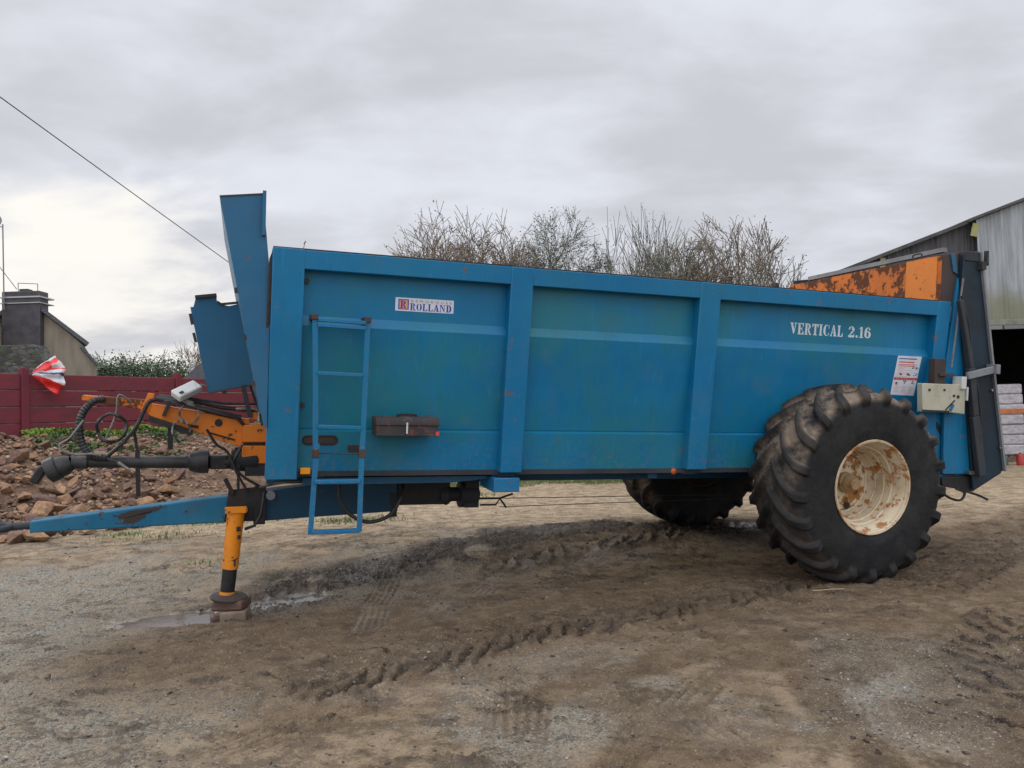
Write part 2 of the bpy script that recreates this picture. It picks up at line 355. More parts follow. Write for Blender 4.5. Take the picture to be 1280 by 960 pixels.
def make_ground():
    rr = [.4, 1.0, 1.8, 2.3]
    while rr[-1] < 13: rr.append(rr[-1] * 1.0027 + .0006)
    while rr[-1] < 60: rr.append(rr[-1] * 1.012)
    while rr[-1] < 4000: rr.append(rr[-1] * 1.25)
    aa = list(np.arange(-41, 41.01, .10)) + list(np.arange(46, 314.1, 4))
    rr = np.array(rr); aa = np.radians(np.array(aa)); nr, na = len(rr), len(aa)
    Rg, Ag = np.meshgrid(rr, aa, indexing='ij'); x = Rg * np.sin(Ag); y = Rg * np.cos(Ag)
    z, mud, soft, grav, sand, wet, bank = ground_fields(x.ravel(), y.ravel())
    far = sst(np.hypot(x, y).ravel(), 40, 400); z = z * (1 - far)
    V = np.stack([x.ravel(), y.ravel(), z], 1)
    V = np.vstack([V, [[0, 0, 0]]])
    i, j = np.meshgrid(np.arange(nr - 1), np.arange(na), indexing='ij'); j2 = (j + 1) % na
    F = np.stack([i*na+j, i*na+j2, (i+1)*na+j2, (i+1)*na+j], -1).reshape(-1, 4)[:, ::-1]
    k = np.arange(na); C = np.stack([np.full(na, nr*na), k, (k+1) % na, (k+1) % na], 1)
    A = {n: np.append(a, 0) for n, a in (('mud', mud), ('soft', soft), ('grav', grav), ('sand', sand), ('wet', wet), ('bank', bank))}
    t = NT('wet_farmyard_earth'); v = t.obj()
    mud_, soft_, grav_, sand_, wet_, bank_ = [t.attr(n) for n in ('mud', 'soft', 'grav', 'sand', 'wet', 'bank')]
    n1 = t.noise(v, 1.1, 6, .6); n2 = t.noise(v, 6, 8, .7); n3 = t.noise(v, 55, 5, .7); n4 = t.noise(v, 180, 3, .6)
    vc = t.voro(v, 85, 'F1', 'Color'); vd = t.voro(v, 85)
    base = t.mix(t.ramp(n1, .35, .65), (.33, .24, .142), (.43, .32, .205))
    base = t.mix(t.ramp(n2, .42, .62), base, (.18, .128, .08))
    sandc = t.mix(t.ramp(n2, .4, .62), (.54, .42, .275), (.31, .225, .14))
    c = t.mix(sand_, base, sandc)
    vg = t.sep(vc)
    gcol = t.mix(vg[0], (.18, .17, .135), (.50, .48, .40)); gcol = t.mix(t.ramp(vg[1], .82, .9), gcol, (.45, .33, .22))
    gm = t.math('MULTIPLY', grav_, t.ramp(t.math('ADD', n2, t.math('MULTIPLY', n3, .35)), .50, .76))
    c = t.mix(t.math('MULTIPLY', t.math('ADD', t.math('MULTIPLY', gm, .7), t.math('MULTIPLY', grav_, .34)), 1.), c, gcol)
    c = t.mix(t.math('MULTIPLY', soft_, t.ramp(n2, .3, .6, .55, .95)), c, t.mix(n3, (.115, .072, .040), (.215, .145, .084)))
    c = t.mix(t.math('MULTIPLY', mud_, .92), c, t.mix(n3, (.013, .008, .005), (.045, .028, .017)))
    c = t.mix(t.math('MULTIPLY', wet_, .45), c, (.11, .095, .08))
    soil = t.mix(t.ramp(n2, .35, .65), (.10, .058, .036), (.28, .165, .10))
    c = t.mix(bank_, c, soil)
    # speckle of grit everywhere
    wob = t.n('ShaderNodeTexNoise'); t.l(v, wob.inputs['Vector']); wob.inputs['Scale'].default_value = 30
    va = t.n('ShaderNodeVectorMath', operation='MULTIPLY_ADD'); t.l(wob.outputs['Color'], va.inputs[0]); va.inputs[1].default_value = (.02, .02, .02); t.l(v, va.inputs[2])
    for sc_n, thr, amt in ((38, .22, .75), (90, .30, .8)):
        vo = t.n('ShaderNodeTexVoronoi'); t.l(va.outputs[0], vo.inputs['Vector']); vo.inputs['Scale'].default_value = sc_n
        cs = t.sep(vo.outputs['Color']); on = t.math('MULTIPLY', t.math('GREATER_THAN', cs[2], .45), t.ramp(vo.outputs['Distance'], thr, thr + .08, 1., 0.))
        on = t.math('MULTIPLY', on, t.math('ADD', t.math('MULTIPLY', grav_, .7), .35))
        c = t.mix(t.math('MULTIPLY', on, amt), c, t.mix(cs[0], (.055, .045, .036), (.58, .53, .44)))
    c = t.mix(t.math('MULTIPLY', t.ramp(n4, .55, .72), .5), c, (.52, .46, .38))
    c = t.mix(t.math('MULTIPLY', t.ramp(n3, .53, .68), .55), c, (.085, .064, .047))
    dk = t.math('MULTIPLY', t.ramp(t.noise(v, 3.2, 9, .74, off=6.), .54, .60), .6)
    c = t.mix(t.math('MULTIPLY', dk, t.math('SUBTRACT', 1., t.math('MULTIPLY', sand_, .5))), c, (.10, .072, .050))
    cl = t.math('MULTIPLY', t.ramp(t.noise(t.vec(v, (1, 1.5, 1)), 17, 6, .7, off=3.), .62, .66), .75)
    c = t.mix(cl, c, (.055, .04, .03))
    rg = t.math('SUBTRACT', t.ramp(n2, .3, .7, .70, .9), t.math('MULTIPLY', t.math('MAXIMUM', wet_, t.math('MULTIPLY', mud_, .62)), .6))
    rg = t.math('MAXIMUM', rg, .12)
    hgt = t.math('ADD', t.math('MULTIPLY', t.math('SUBTRACT', 1., vd), t.math('ADD', t.math('MULTIPLY', grav_, .9), .25)), t.math('ADD', t.math('MULTIPLY', n4, .9), t.math('MULTIPLY', n3, 1.6)))
    bmp = t.bump(hgt, .9, .014)
    t.l(t.ramp(wet_, .0, 1., 1., .12), bmp.inputs['Strength'])
    mat = t.fin(c, rg)
    t.l(t.math('ADD', t.math('MULTIPLY', t.math('MAXIMUM', wet_, t.math('MULTIPLY', mud_, t.ramp(n1, .5, .6))), .4), .15), t.bs.inputs['Specular IOR Level'])
    o = npmesh('ground', V, F, mat, A, smooth=True)
    # centre fan
    tag(o, kind='structure')
    return o
make_ground()

# standing water
tw = NT('muddy_water'); vw = tw.obj(); tw.bump(tw.noise(vw, 9, 2), .05, .01)
M['water'] = tw.fin((.10, .085, .07), .09, spec=.22)
mb = MB()
for (px, py, rx, ry, an) in PUD:
    c, s = math.cos(an), math.sin(an); n = 28
    ea = np.linspace(0, 2*math.pi, 60); ex = px + np.cos(ea)*rx*1.15*c - np.sin(ea)*ry*1.15*s; ey = py + np.cos(ea)*rx*1.15*s + np.sin(ea)*ry*1.15*c
    zc = ground_fields(px + (ex-px)*.3, py + (ey-py)*.3)[0]; zz = min(float(np.percentile(ground_fields(ex, ey)[0], 12)), float(np.mean(zc)) + .020)
    vs = [(px + (math.cos(a)*rx*1.15*c - math.sin(a)*ry*1.15*s), py + (math.cos(a)*rx*1.15*s + math.sin(a)*ry*1.15*c), zz) for a in [2*math.pi*k/n for k in range(n)]]
    mb.add(vs, [tuple(range(n))])
wo = mb.build('puddle_water', M['water']); tag(wo, kind='structure')

# ---------------------------------------------------------------- stones, shared shapes
def hull_mesh(seed, npts=16, flat=.6):
    rnd = random.Random(seed); bm = bmesh.new()
    for k in range(npts):
        v = Vector((rnd.gauss(0, 1), rnd.gauss(0, 1), rnd.gauss(0, 1))).normalized() * rnd.uniform(.8, 1.05)
        bm.verts.new((v.x, v.y * rnd.uniform(.6, .85), v.z * flat))
    r = bmesh.ops.convex_hull(bm, input=bm.verts); 
    bmesh.ops.delete(bm, geom=[g for g in r['geom_interior'] if isinstance(g, bmesh.types.BMVert)], context='VERTS')
    return bm
def rock_mesh(seed, mat, flat=.6):
    bm = hull_mesh(seed, random.Random(seed).randint(12, 20), flat)
    bmesh.ops.bevel(bm, geom=bm.edges[:], offset=.045, segments=1, affect='EDGES', clamp_overlap=True)
    bmesh.ops.triangulate(bm, faces=bm.faces)
    bmesh.ops.subdivide_edges(bm, edges=bm.edges[:], cuts=1, use_grid_fill=True)
    for v in bm.verts:
        k = mnoise.noise(v.co * 2.2 + Vector((seed * 3.1, 0, 0))) * .09 + mnoise.noise(v.co * 6 + Vector((seed, 5, 0))) * .04
        v.co += v.co.normalized() * k
    me = bpy.data.meshes.new('rock'); bm.to_mesh(me); bm.free(); me.materials.append(mat)
    me.shade_smooth(); me.set_sharp_from_angle(angle=R_(28))
    return me
def rock_mat(name, a, b, c3):
    t = NT(name); v = t.obj(); oi = t.n('ShaderNodeObjectInfo')
    ad = t.n('ShaderNodeVectorMath', operation='ADD'); t.l(v, ad.inputs[0]); t.l(oi.outputs['Location'], ad.inputs[1]); v = ad.outputs[0]
    c = t.mix(t.ramp(t.noise(v, 1.5, 7, .68), .36, .62), a, b)
    c = t.mix(t.ramp(t.noise(v, 4.5, 8, .7, off=4.), .52, .68), c, c3)
    t.bump(t.noise(v, 7, 8, .7), .7, .12); return t.fin(c, .8)
M['rock_ochre'] = rock_mat('ochre_rock', (.48, .27, .135), (.29, .17, .10), (.58, .38, .22))
M['rock_brown'] = rock_mat('brown_rock', (.29, .165, .105), (.17, .10, .07), (.40, .25, .155))
M['rock_purple'] = rock_mat('purplish_rock', (.23, .13, .105), (.14, .085, .07), (.32, .20, .155))
small = []
for s_ in range(10):
    bm = hull_mesh(100 + s_, 9, .65); bmesh.ops.triangulate(bm, faces=bm.faces); bm.verts.index_update()
    small.append((np.array([v.co[:] for v in bm.verts]), np.array([[v.index for v in f.verts] for f in bm.faces]))); bm.free()
def scatter_stones(name, P, S, mat, seed=0, flat=1.):
    """many pebbles in one stuff mesh; P (n,3), S (n,)"""
    rs = np.random.RandomState(seed); VV = []; FF = []; TT = []; b = 0
    for k in range(len(P)):
        v, f = small[rs.randint(len(small))]; a, e, g = rs.rand(3) * 6.28
        Rz = np.array([[math.cos(a), -math.sin(a), 0], [math.sin(a), math.cos(a), 0], [0, 0, 1]])
        e = (e / 6.28 - .5) * 1.1; Rx = np.array([[1, 0, 0], [0, math.cos(e), -math.sin(e)], [0, math.sin(e), math.cos(e)]])
        VV.append((v * S[k] * np.array([1, 1, flat])) @ (Rz @ Rx).T + P[k]); FF.append(f + b); b += len(v); TT.append(np.full(len(v), rs.rand()))
    o = npmesh(name, np.vstack(VV), np.vstack(FF), mat, {'tone': np.concatenate(TT)})
    return o
def tone_mat(name, cols, rough=.8):
    t = NT(name); cr = t.n('ShaderNodeValToRGB'); t.l(t.attr('tone'), cr.inputs[0]); cr.color_ramp.interpolation = 'LINEAR'
    e = cr.color_ramp.elements; e[0].color = cols[0] + (1,); e[1].color = cols[-1] + (1,)
    for i, c in enumerate(cols[1:-1]): q = e.new((i + 1) / (len(cols) - 1)); q.color = c + (1,)
    v = t.obj(); c = t.mix(t.ramp(t.noise(v, 30, 5), .4, .7, 0, .5), cr.outputs[0], tuple(k * .5 for k in cols[0]))
    t.bump(t.noise(v, 60, 4), .4, .01); return t.fin(c, rough)

rs = np.random.RandomState(3)
# yard gravel in front
n = 42000; r = 2.6 + 9 * rs.rand(n) ** 1.5; a = np.radians(rs.uniform(-42, 42, n)); x = r*np.sin(a); y = r*np.cos(a)
F_ = ground_fields(x, y); keep = rs.rand(n) < np.clip(.18 + .9*F_[3] - .5*F_[2] + .3*F_[4], .08, 1)
x, y, z = x[keep], y[keep], F_[0][keep]; S = .003 + .010 * rs.rand(len(x)) ** 4 + .002 * rs.rand(len(x))
M['gravel'] = tone_mat('grey_gravel', [(.12, .11, .09), (.28, .25, .20), (.20, .15, .11), (.46, .42, .36)])
g = scatter_stones('gravel', np.stack([x, y, z + S * .2], 1), S, M['gravel'], 5); tag(g, 'loose gravel and grit strewn over the muddy yard', 'gravel', kind='stuff')
# clods of mud
n = 16000; r = 3 + 7.5 * rs.rand(n); a = np.radians(rs.uniform(-42, 42, n)); x = r*np.sin(a); y = r*np.cos(a)
F_ = ground_fields(x, y); keep = rs.rand(n) < np.clip(F_[1] * 1.0 + F_[2] * .10 + .04, 0, 1)
x, y, z = x[keep], y[keep], F_[0][keep]; S = .006 + .022 * rs.rand(len(x)) ** 3
M['clod'] = tone_mat('dark_mud_clods', [(.025, .018, .014), (.06, .042, .03), (.10, .072, .05)], .6)
g = scatter_stones('mud_clods', np.stack([x, y, z], 1), S, M['clod'], 6, .6); tag(g, 'dark clods of mud thrown up along the tyre tracks', 'mud', kind='stuff')
# rubble and earth of the bank
n = 16000; u = rs.rand(n); x = rs.uniform(-11, -2.9, n); y = rs.uniform(7.5, 18.5, n)
m_, d_, f_ = mound(x, y); rubb = (np.hypot(x, y) < 99)
edge = -.606 * (y - 13.5) * 0
fence_side = (x + 8.74) - .606 * (y - 13.5)        # right of the fence line
left = sst(-(x + .32 * y), -.1, 1.2)
keep = (d_ > -.25) & (fence_side > .15) & (f_ > .25) & (rs.rand(n) < .25 + .75 * left)
x, y, left = x[keep], y[keep], left[keep]; z = ground_fields(x, y)[0]
S = .018 + .05 * rs.rand(len(x)) ** 2.2 * (.35 + .65 * left)
M['rubble'] = tone_mat('rubble', [(.14, .085, .058), (.26, .16, .105), (.42, .27, .17), (.22, .14, .105), (.50, .36, .24)])
g = scatter_stones('rubble', np.stack([x, y, z + S * .3], 1), S, M['rubble'], 8); tag(g, 'small brown rubble and broken stone covering the bank behind the drawbar', 'rubble', kind='stuff')
# ---------------------------------------------------------------- boulders of the rubble heap (each a thing)
rock_sets = {k: [rock_mesh(10 * i + j, M[k], f) for j, f in enumerate((.5, .6, .75, .45, .65))] for i, k in enumerate(('rock_ochre', 'rock_brown', 'rock_purple'))}
rr_ = random.Random(21)
def put_rock(x, y, size, kind, label, rz=None, tilt=.35, sink=.25):
    me = rr_.choice(rock_sets[kind]); o = bpy.data.objects.new('rock', me); COL.objects.link(o)
    o.location = (x, y, gz(x, y) + size * (.62 - sink)); o.scale = (size, size * rr_.uniform(.7, 1.), size * rr_.uniform(.6, 1.))
    o.rotation_euler = (rr_.uniform(-tilt, tilt), rr_.uniform(-tilt, tilt), rz if rz is not None else rr_.uniform(0, 6.28))
    return tag(o, label, 'rock', 'rocks in the rubble heap')
cname = {'rock_ochre': 'ochre', 'rock_brown': 'brown', 'rock_purple': 'purplish brown'}
# the ones that can be told apart (feet of the heap, in front of and beside the drawbar)
# x, y, size, kind, label
for x, y, s_, k, lb in [
    (-5.45, 9.00, .19, 'rock_ochre', 'long pale ochre rock at the foot of the heap, in front of the drawbar tip'),
    (-5.93, 9.25, .20, 'rock_purple', 'rounded purplish rock standing below the towing eye of the drawbar'),
    (-5.98, 8.72, .17, 'rock_ochre', 'flat ochre slab lying lowest and leftmost in the rubble heap'),
    (-4.62, 10.15, .20, 'rock_purple', 'wide flat purplish rock at the gravel edge under the middle of the drawbar'),
    (-4.9, 9.8, .13, 'rock_brown', 'small brown rock at the foot of the heap beside the wide flat purplish rock'),
    (-4.3, 10.45, .15, 'rock_brown', 'rounded brown rock at the right end of the row of rocks under the drawbar'),
    (-5.55, 10.1, .26, 'rock_brown', 'big blocky brown rock just above the narrow end of the drawbar'),
    (-6.1, 10.2, .28, 'rock_ochre', 'large split ochre rock at the left edge of the heap above the towing eye'),
    (-5.2, 11.2, .22, 'rock_ochre', 'upright ochre rock with a bright broken face in the middle of the heap'),
    (-4.65, 11.5, .20, 'rock_ochre', 'pale pointed ochre rock on the right slope of the heap'),
    (-5.25, 12.0, .26, 'rock_ochre', 'bright orange ochre slab just under the black drive shaft'),
    (-6.9, 13.1, .25, 'rock_ochre', 'light flat rock on top of the bank left of the green weeds'),
    (-6.5, 11.3, .22, 'rock_ochre', 'square orange ochre block on the left half of the heap'),
]: put_rock(x, y, s_, k, lb)
put_n = 0
placed = []
tries = 0
while put_n < 250 and tries < 24000:
    tries += 1
    y = rr_.uniform(8.7, 14.2); x = -y * rr_.uniform(.42, .70)
    d = (x + 5.9) * -.717 + (y - 9.1) * .70
    if d < -.30 or (x + 8.74) - .606 * (y - 13.5) < .4: continue
    if -x / y < .475 and d > .5 and rr_.random() < .75: continue
    s_ = .075 + .17 * rr_.random() ** 1.6
    if any((x-a)**2 + (y-b)**2 < (.56*(s_+c))**2 for a, b, c in placed): continue
    placed.append((x, y, s_)); k = rr_.choices(['rock_ochre', 'rock_brown', 'rock_purple'], [.50, .38, .12])[0]
    sz = 'large' if s_ > .16 else ('medium sized' if s_ > .11 else 'small')
    wh = 'at the foot of the heap' if d < .8 else ('midway up the heap' if d < 2.6 else 'near the top of the heap')
    sd = 'left' if -x / y > .60 else ('right' if -x / y < .52 else 'centre')
    put_rock(x, y, s_, k, f'{sz} {cname[k]} rock {wh} {sd}', tilt=.6); put_n += 1

# ---------------------------------------------------------------- leaves, grass
def leaf_quads(P, size, rs, up=.3, aspect=.6):
    n = len(P); d = rs.normal(size=(n, 3)); d[:, 2] = np.abs(d[:, 2]) * up; d /= np.linalg.norm(d, axis=1)[:, None]
    q = rs.normal(size=(n, 3)); w = np.cross(d, q); w /= np.linalg.norm(w, axis=1)[:, None]
    s = (size * (.6 + .8 * rs.rand(n)))[:, None]
    V = np.stack([P - d*s*.5, P + w*s*aspect*.5, P + d*s*.5, P - w*s*aspect*.5], 1).reshape(-1, 3)
    F = np.arange(4 * n).reshape(n, 4); T = np.repeat(rs.rand(n), 4); return V, F, T
def leaf_mat(name, cols, trans=.25):
    t = NT(name); cr = t.n('ShaderNodeValToRGB'); t.l(t.attr('tone'), cr.inputs[0]); e = cr.color_ramp.elements
    e[0].color = cols[0] + (1,); e[1].color = cols[-1] + (1,)
    for i, c in enumerate(cols[1:-1]): q = e.new((i + 1) / (len(cols) - 1)); q.color = c + (1,)
    return t.fin(cr.outputs[0], .65)
M['weed'] = leaf_mat('weed_leaves', [(.02, .045, .015), (.035, .08, .02), (.06, .12, .03), (.12, .15, .05)])
M['moss'] = leaf_mat('moss_leaves', [(.10, .17, .02), (.17, .27, .03), (.25, .34, .05)])
M['grass'] = leaf_mat('grass_blades', [(.07, .11, .03), (.12, .18, .05), (.22, .24, .10)])
rs = np.random.RandomState(11)
# weeds on the bank in front of the fence
n = 9000; s_ = rs.uniform(.2, 7, n); off = rs.uniform(.15, 2.3, n) ** 1.0; x = -8.74 + .518*s_ + off*.855; y = 13.5 + .855*s_ - off*.518
keep = (-x / y > .30) & (fbm(x, y, 1.5, 3, 7) > .40 + .06 * off) & (-x/y < .62)
x, y = x[keep], y[keep]; z = ground_fields(x, y)[0] + rs.rand(len(x)) * .16 * fbm(x, y, 1.5, 3, 7)
V, F, T = leaf_quads(np.stack([x, y, z], 1), np.full(len(x), .07), rs, .8, .75)
g = npmesh('weeds', V, F, M['weed'], {'tone': T}); tag(g, 'low dark green weeds and ivy growing on the bank below the fence', 'weeds', kind='stuff')
n = 9000; s_ = rs.uniform(.3, 7, n); off = rs.uniform(.05, .34, n); x = -8.74 + .518*s_ + off*.855; y = 13.5 + .855*s_ - off*.518
z = ground_fields(x, y)[0] + rs.rand(n) * .13
V, F, T = leaf_quads(np.stack([x, y, z], 1), np.full(n, .05), rs, .9, .6)
g = npmesh('moss_strip', V, F, M['moss'], {'tone': T}); tag(g, 'bright yellow green moss and grass strip along the foot of the red fence', 'moss', kind='stuff')
# grass blades: tufts by the drawbar and the far grass behind the trailer
def blades(P, h, rs):
    n = len(P); a = rs.rand(n) * 6.28; w = .004 + .004 * rs.rand(n); hh = h * (.5 + rs.rand(n)); le = rs.normal(size=(n, 2)) * .35
    dx = np.cos(a) * w; dy = np.sin(a) * w; t = P + np.stack([le[:, 0]*hh, le[:, 1]*hh, hh], 1)
    V = np.stack([P - np.stack([dx, dy, 0*dx], 1), P + np.stack([dx, dy, 0*dx], 1), t], 1).reshape(-1, 3)
    return V, np.arange(3*n).reshape(n, 3), np.repeat(rs.rand(n), 3)
PX = []
for cx, cy, rad, n in [(-3.95, 10.5, .42, 2600), (-3.4, 10.6, .3, 700), (-4.6, 9.3, .12, 120), (-1.9, 9.9, .25, 350), (-4.0, 8.9, .3, 160), (-2.3, 9.9, .15, 120), (-1.2, 12.6, .5, 800), (-3.0, 7.6, .12, 40)]:
    q = rs.normal(size=(n, 2)) * rad * .6; PX.append(q * [1.6, 1] + [cx, cy])
xy = np.vstack(PX); n = 70000; far = np.stack([rs.uniform(-3, 9, n), rs.uniform(13.8, 21, n)], 1)
far = far[(fbm(far[:, 0], far[:, 1], .5, 3, 9) > .44 - .04 * (far[:, 1] - 15)) & ~((far[:, 0] > 8) & (far[:, 1] < 17))]
xy = np.vstack([xy, far]); z = ground_fields(xy[:, 0], xy[:, 1])[0]
V, F, T = blades(np.column_stack([xy, z]), np.where(xy[:, 1] > 13, .085, .045), rs)
g = npmesh('grass', V, F, M['grass'], {'tone': T}); tag(g, 'short thin green grass at the edges of the farmyard', 'grass', kind='stuff')

# ---------------------------------------------------------------- red slab fence
M['red_slab'] = simple('dull_red_concrete', (.185, .024, .036), (.125, .024, .032), 2.2, .8, .25, stretch=(1, 1, 3))
M['red_post'] = simple('dull_red_post', (.17, .018, .03), (.12, .02, .028), 3, .8, .25)
Z0, ZT = 1.26, 2.43
fd = Vector((.518, .855, 0)); fn = Vector((.855, -.518, 0)); fo = Vector((-8.74, 13.5, 0))
fence = empty('slab_fence', fo + Vector((0, 0, Z0)), 0, 'dull red fence of stacked horizontal slabs between square posts', 'fence')
rel = lambda p: p - (fo + Vector((0, 0, Z0)))
posts_s = [-6.4, -2.55, .32 + .05, 3.42, 6.5]
for s_ in posts_s:
    p = rel(fo + fd * s_); Mz = Matrix((fd, fn, (0, 0, 1))).transposed()
    p.z = (ZT + .09 - Z0) / 2 - .1
    MB().obox(p, (.13, .15, ZT + .09 - Z0 + .2), Mz).build('post', M['red_post'], fence, bevel=.008)
for a, b in zip(posts_s, posts_s[1:]):
    for k in range(4):
        z0 = Z0 + k * .2925 - .04 * (k == 0); z1 = Z0 + (k + 1) * .2925 - .012
        c = rel(fo + fd * ((a + b) / 2)) + Vector((0, 0, (z0 + z1) / 2 - Z0)) + Vector((0, 0, Z0)) - Vector((0, 0, Z0))
        c.z = (z0 + z1) / 2 - Z0
        MB().obox(c + fn * (.004 * (k % 2)), (b - a - .125, .05, z1 - z0), Mz).build('slab', M['red_slab'], fence, bevel=.012)
# torn plastic bag hooked on the post
def cloth_mesh(fn_, nu, nv):
    vs = [fn_(i / (nu - 1), j / (nv - 1)) for j in range(nv) for i in range(nu)]
    fs = [(j*nu+i, j*nu+i+1, (j+1)*nu+i+1, (j+1)*nu+i) for j in range(nv-1) for i in range(nu-1)]; return vs, fs
bp = fo + fd * .42 + fn * .14
def bagf(u, v):
    # v 0 at the hook (left), 1 at the hanging fold (right)
    top = .02 + .33 * v ** .7; bot = -.02 - .36 * v ** 1.1
    z = top + (bot - top) * u; wob = mnoise.noise(Vector((u * 5, v * 4, 1.))) * .09 * v
    crease = math.sin(u * 22 + v * 5) * .018 * v
    p = bp + fd * (.50 * v * (1 - .18 * abs(2*u - 1) ** 3)) + fn * (.05 + .13 * v * math.sin(u * math.pi) + wob + crease) + Vector((0, 0, z + 2.40 + .02*mnoise.noise(Vector((u*9, v*9, 4)))))
    return p
t = NT('red_and_white_bag'); v = t.n('ShaderNodeUVMap').outputs[0]; sp = t.sep(v)
band = t.math('ADD', sp[0], t.math('MULTIPLY', t.noise(v, 3, 3), .12))
c = t.mix(t.math('LESS_THAN', band, .40), (.62, .60, .64), (.72, .03, .03)); c = t.mix(t.math('LESS_THAN', band, .10), c, (.62, .60, .60))
c = t.mix(t.math('GREATER_THAN', band, .80), c, (.75, .03, .03))
dk = t.math('MULTIPLY', t.math('GREATER_THAN', band, .50), t.math('LESS_THAN', band, .57)); c = t.mix(dk, c, (.06, .06, .12))
pm = t.math('MULTIPLY', t.math('GREATER_THAN', sp[1], .66), t.math('MULTIPLY', t.math('GREATER_THAN', band, .2), t.math('LESS_THAN', band, .36))); c = t.mix(pm, c, (.50, .42, .40))
M['bag'] = t.fin(c, .32)
bm_ = MB(); bm_.add(*cloth_mesh(bagf, 26, 22))
bag = bm_.build('plastic_sack', M['bag'], smooth=60, fixn=False); uv = bag.data.uv_layers.new(name='UVMap')
for p in bag.data.polygons:
    for li, vi in zip(p.loop_indices, p.vertices): uv.data[li].uv = ((vi % 26) / 25, (vi // 26) / 21)
sm = bag.modifiers.new('thick', 'SOLIDIFY'); sm.thickness = .004
ctr = bp + Vector((0, 0, 2.3)); bag.data.transform(Matrix.Translation(-ctr)); bag.location = ctr
tag(bag, 'crumpled red and white plastic sack hooked over the red fence post', 'plastic sack')

# ---------------------------------------------------------------- house at the left
t = NT('pale_render'); v = t.obj(); c = t.mix(t.ramp(t.noise(t.vec(v, (3, 3, .5)), 1.2, 6), .35, .7), (.27, .235, .175), (.19, .165, .125)); t.bump(t.noise(v, 30, 5), .3); M['render'] = t.fin(c, .9)
t = NT('rubble_stone_wall'); v = t.vec(t.obj(), (1, 1, 1.8)); vc = t.sep(t.voro(v, 3.2, 'F1', 'Color')); e = t.voro(v, 3.2, 'DISTANCE_TO_EDGE')
c = t.mix(vc[0], (.15, .10, .075), (.27, .20, .15)); c = t.mix(t.ramp(e, .02, .07), (.10, .09, .075), c); M['stone_wall'] = t.fin(c, .9)
t = NT('mossy_rubble_stone'); v = t.vec(t.obj(), (1, 1, 3.)); vc = t.sep(t.voro(v, 4.5, 'F1', 'Color')); e = t.voro(v, 4.5, 'DISTANCE_TO_EDGE')
c = t.mix(vc[0], (.035, .035, .033), (.13, .125, .115)); c = t.mix(t.ramp(e, .02, .08), (.03, .03, .025), c); c = t.mix(t.ramp(t.noise(v, 3, 6), .5, .7), c, (.06, .075, .03)); M['mossy_stone'] = t.fin(c, .9)
M['slate'] = simple('slate_roof', (.055, .06, .07), (.10, .105, .115), 5, .6, .3, stretch=(1, 1, 4))
M['chimney_stone'] = simple('dark_chimney_stone', (.085, .08, .082), (.055, .052, .06), 3, .85, .3)
M['lead'] = simple('light_band', (.42, .42, .42), None, rough=.7)
hx, hy, hz = -17.2, 28., 1.2
house = empty('stone_house', (hx, hy, hz), 0, 'pale rendered gable house with dark slate roof and a broad chimney', 'house')
H = lambda x, y, z: (x - hx, y - hy, z - hz)
mb = MB(); mb.prism([H(-20.6, 28, 1.2), H(-14.72, 28, 1.2), H(-14.72, 28, 3.68), H(-15.15, 28, 4.36), H(-16.95, 28, 5.95), H(-17.6, 28, 5.95), H(-20.6, 28, 3.4)], (-6.6, 9, 0)); mb.build('wall', M['render'], house)
mb = MB(); mb.prism([H(-20.6, 27.97, 1.2), H(-17.0, 27.97, 1.2), H(-17.0, 27.97, 5.85), H(-17.5, 27.97, 5.85), H(-20.6, 27.97, 3.2)], (0, .025, 0)); mb.build('stone_patch', M['stone_wall'], house)
def slope(a, b, th=.13, over=.18):
    a = Vector(a); b = Vector(b); d = (b - a).normalized(); n = Vector((-d.z, 0, d.x)); n = n if n.z > 0 else -n
    m = MB(); p = [a + Vector((0, -over, 0)), b + Vector((0, -over, 0)), b + n*th + Vector((0, -over, 0)), a + n*th + Vector((0, -over, 0))]; m.prism(p, (-6.8, 9.3, 0)); return m
slope(H(-16.95, 28, 5.95), H(-14.95, 28, 4.36)).build('roof', M['slate'], house)
slope(H(-15.22, 28.05, 4.30), H(-14.62, 28.05, 3.62), .09).build('roof', M['slate'], house)
slope(H(-17.35, 28, 6.05), H(-20.9, 28, 3.2)).build('roof', M['slate'], house)
ch = MB().box(-17.92-hx, -16.58-hx, -.25, .30, .0, 6.36-hz).build('chimney', M['chimney_stone'], house, bevel=.03)
MB().box(-17.96-hx, -16.54-hx, -.29, .59, 6.12-hz, 6.17-hz).build('band', M['lead'], ch)
MB().box(-17.96-hx, -16.54-hx, -.29, .59, 5.92-hz, 5.95-hz).build('band', M['lead'], ch)
mb = MB(); mb.box(-17.45-hx, -17.15-hx, 0, .3, 5.16, 5.28); mb.build('chimney_pot', M['chimney_stone'], ch)
mb = MB()
for x_ in (-17.55, -16.85): mb.tube([(x_-hx, .1, 5.16), (x_-hx, .1, 5.46 + (.05 if x_ < -17 else 0))], .012, 4)
mb.tube([(-17.55-hx, .1, 5.51), (-16.85-hx, .1, 5.46)], .014, 4); mb.build('rack', M['dark_steel'], ch)
# lower wing with dark slates at the far left
mb = MB(); mb.prism([H(-22.5, 27, 6.05), H(-17.9, 27, 6.15), H(-17.75, 25.6, 5.25), H(-22.5, 25.6, 5.2)], (0, .1, -.12)); mb.build('wing_roof', M['slate'], house)
mb = MB().box(-22.5-hx, -17.9-hx, -2.2, -.3, 0, 4.0); mb.build('wing_wall', M['stone_wall'], house)
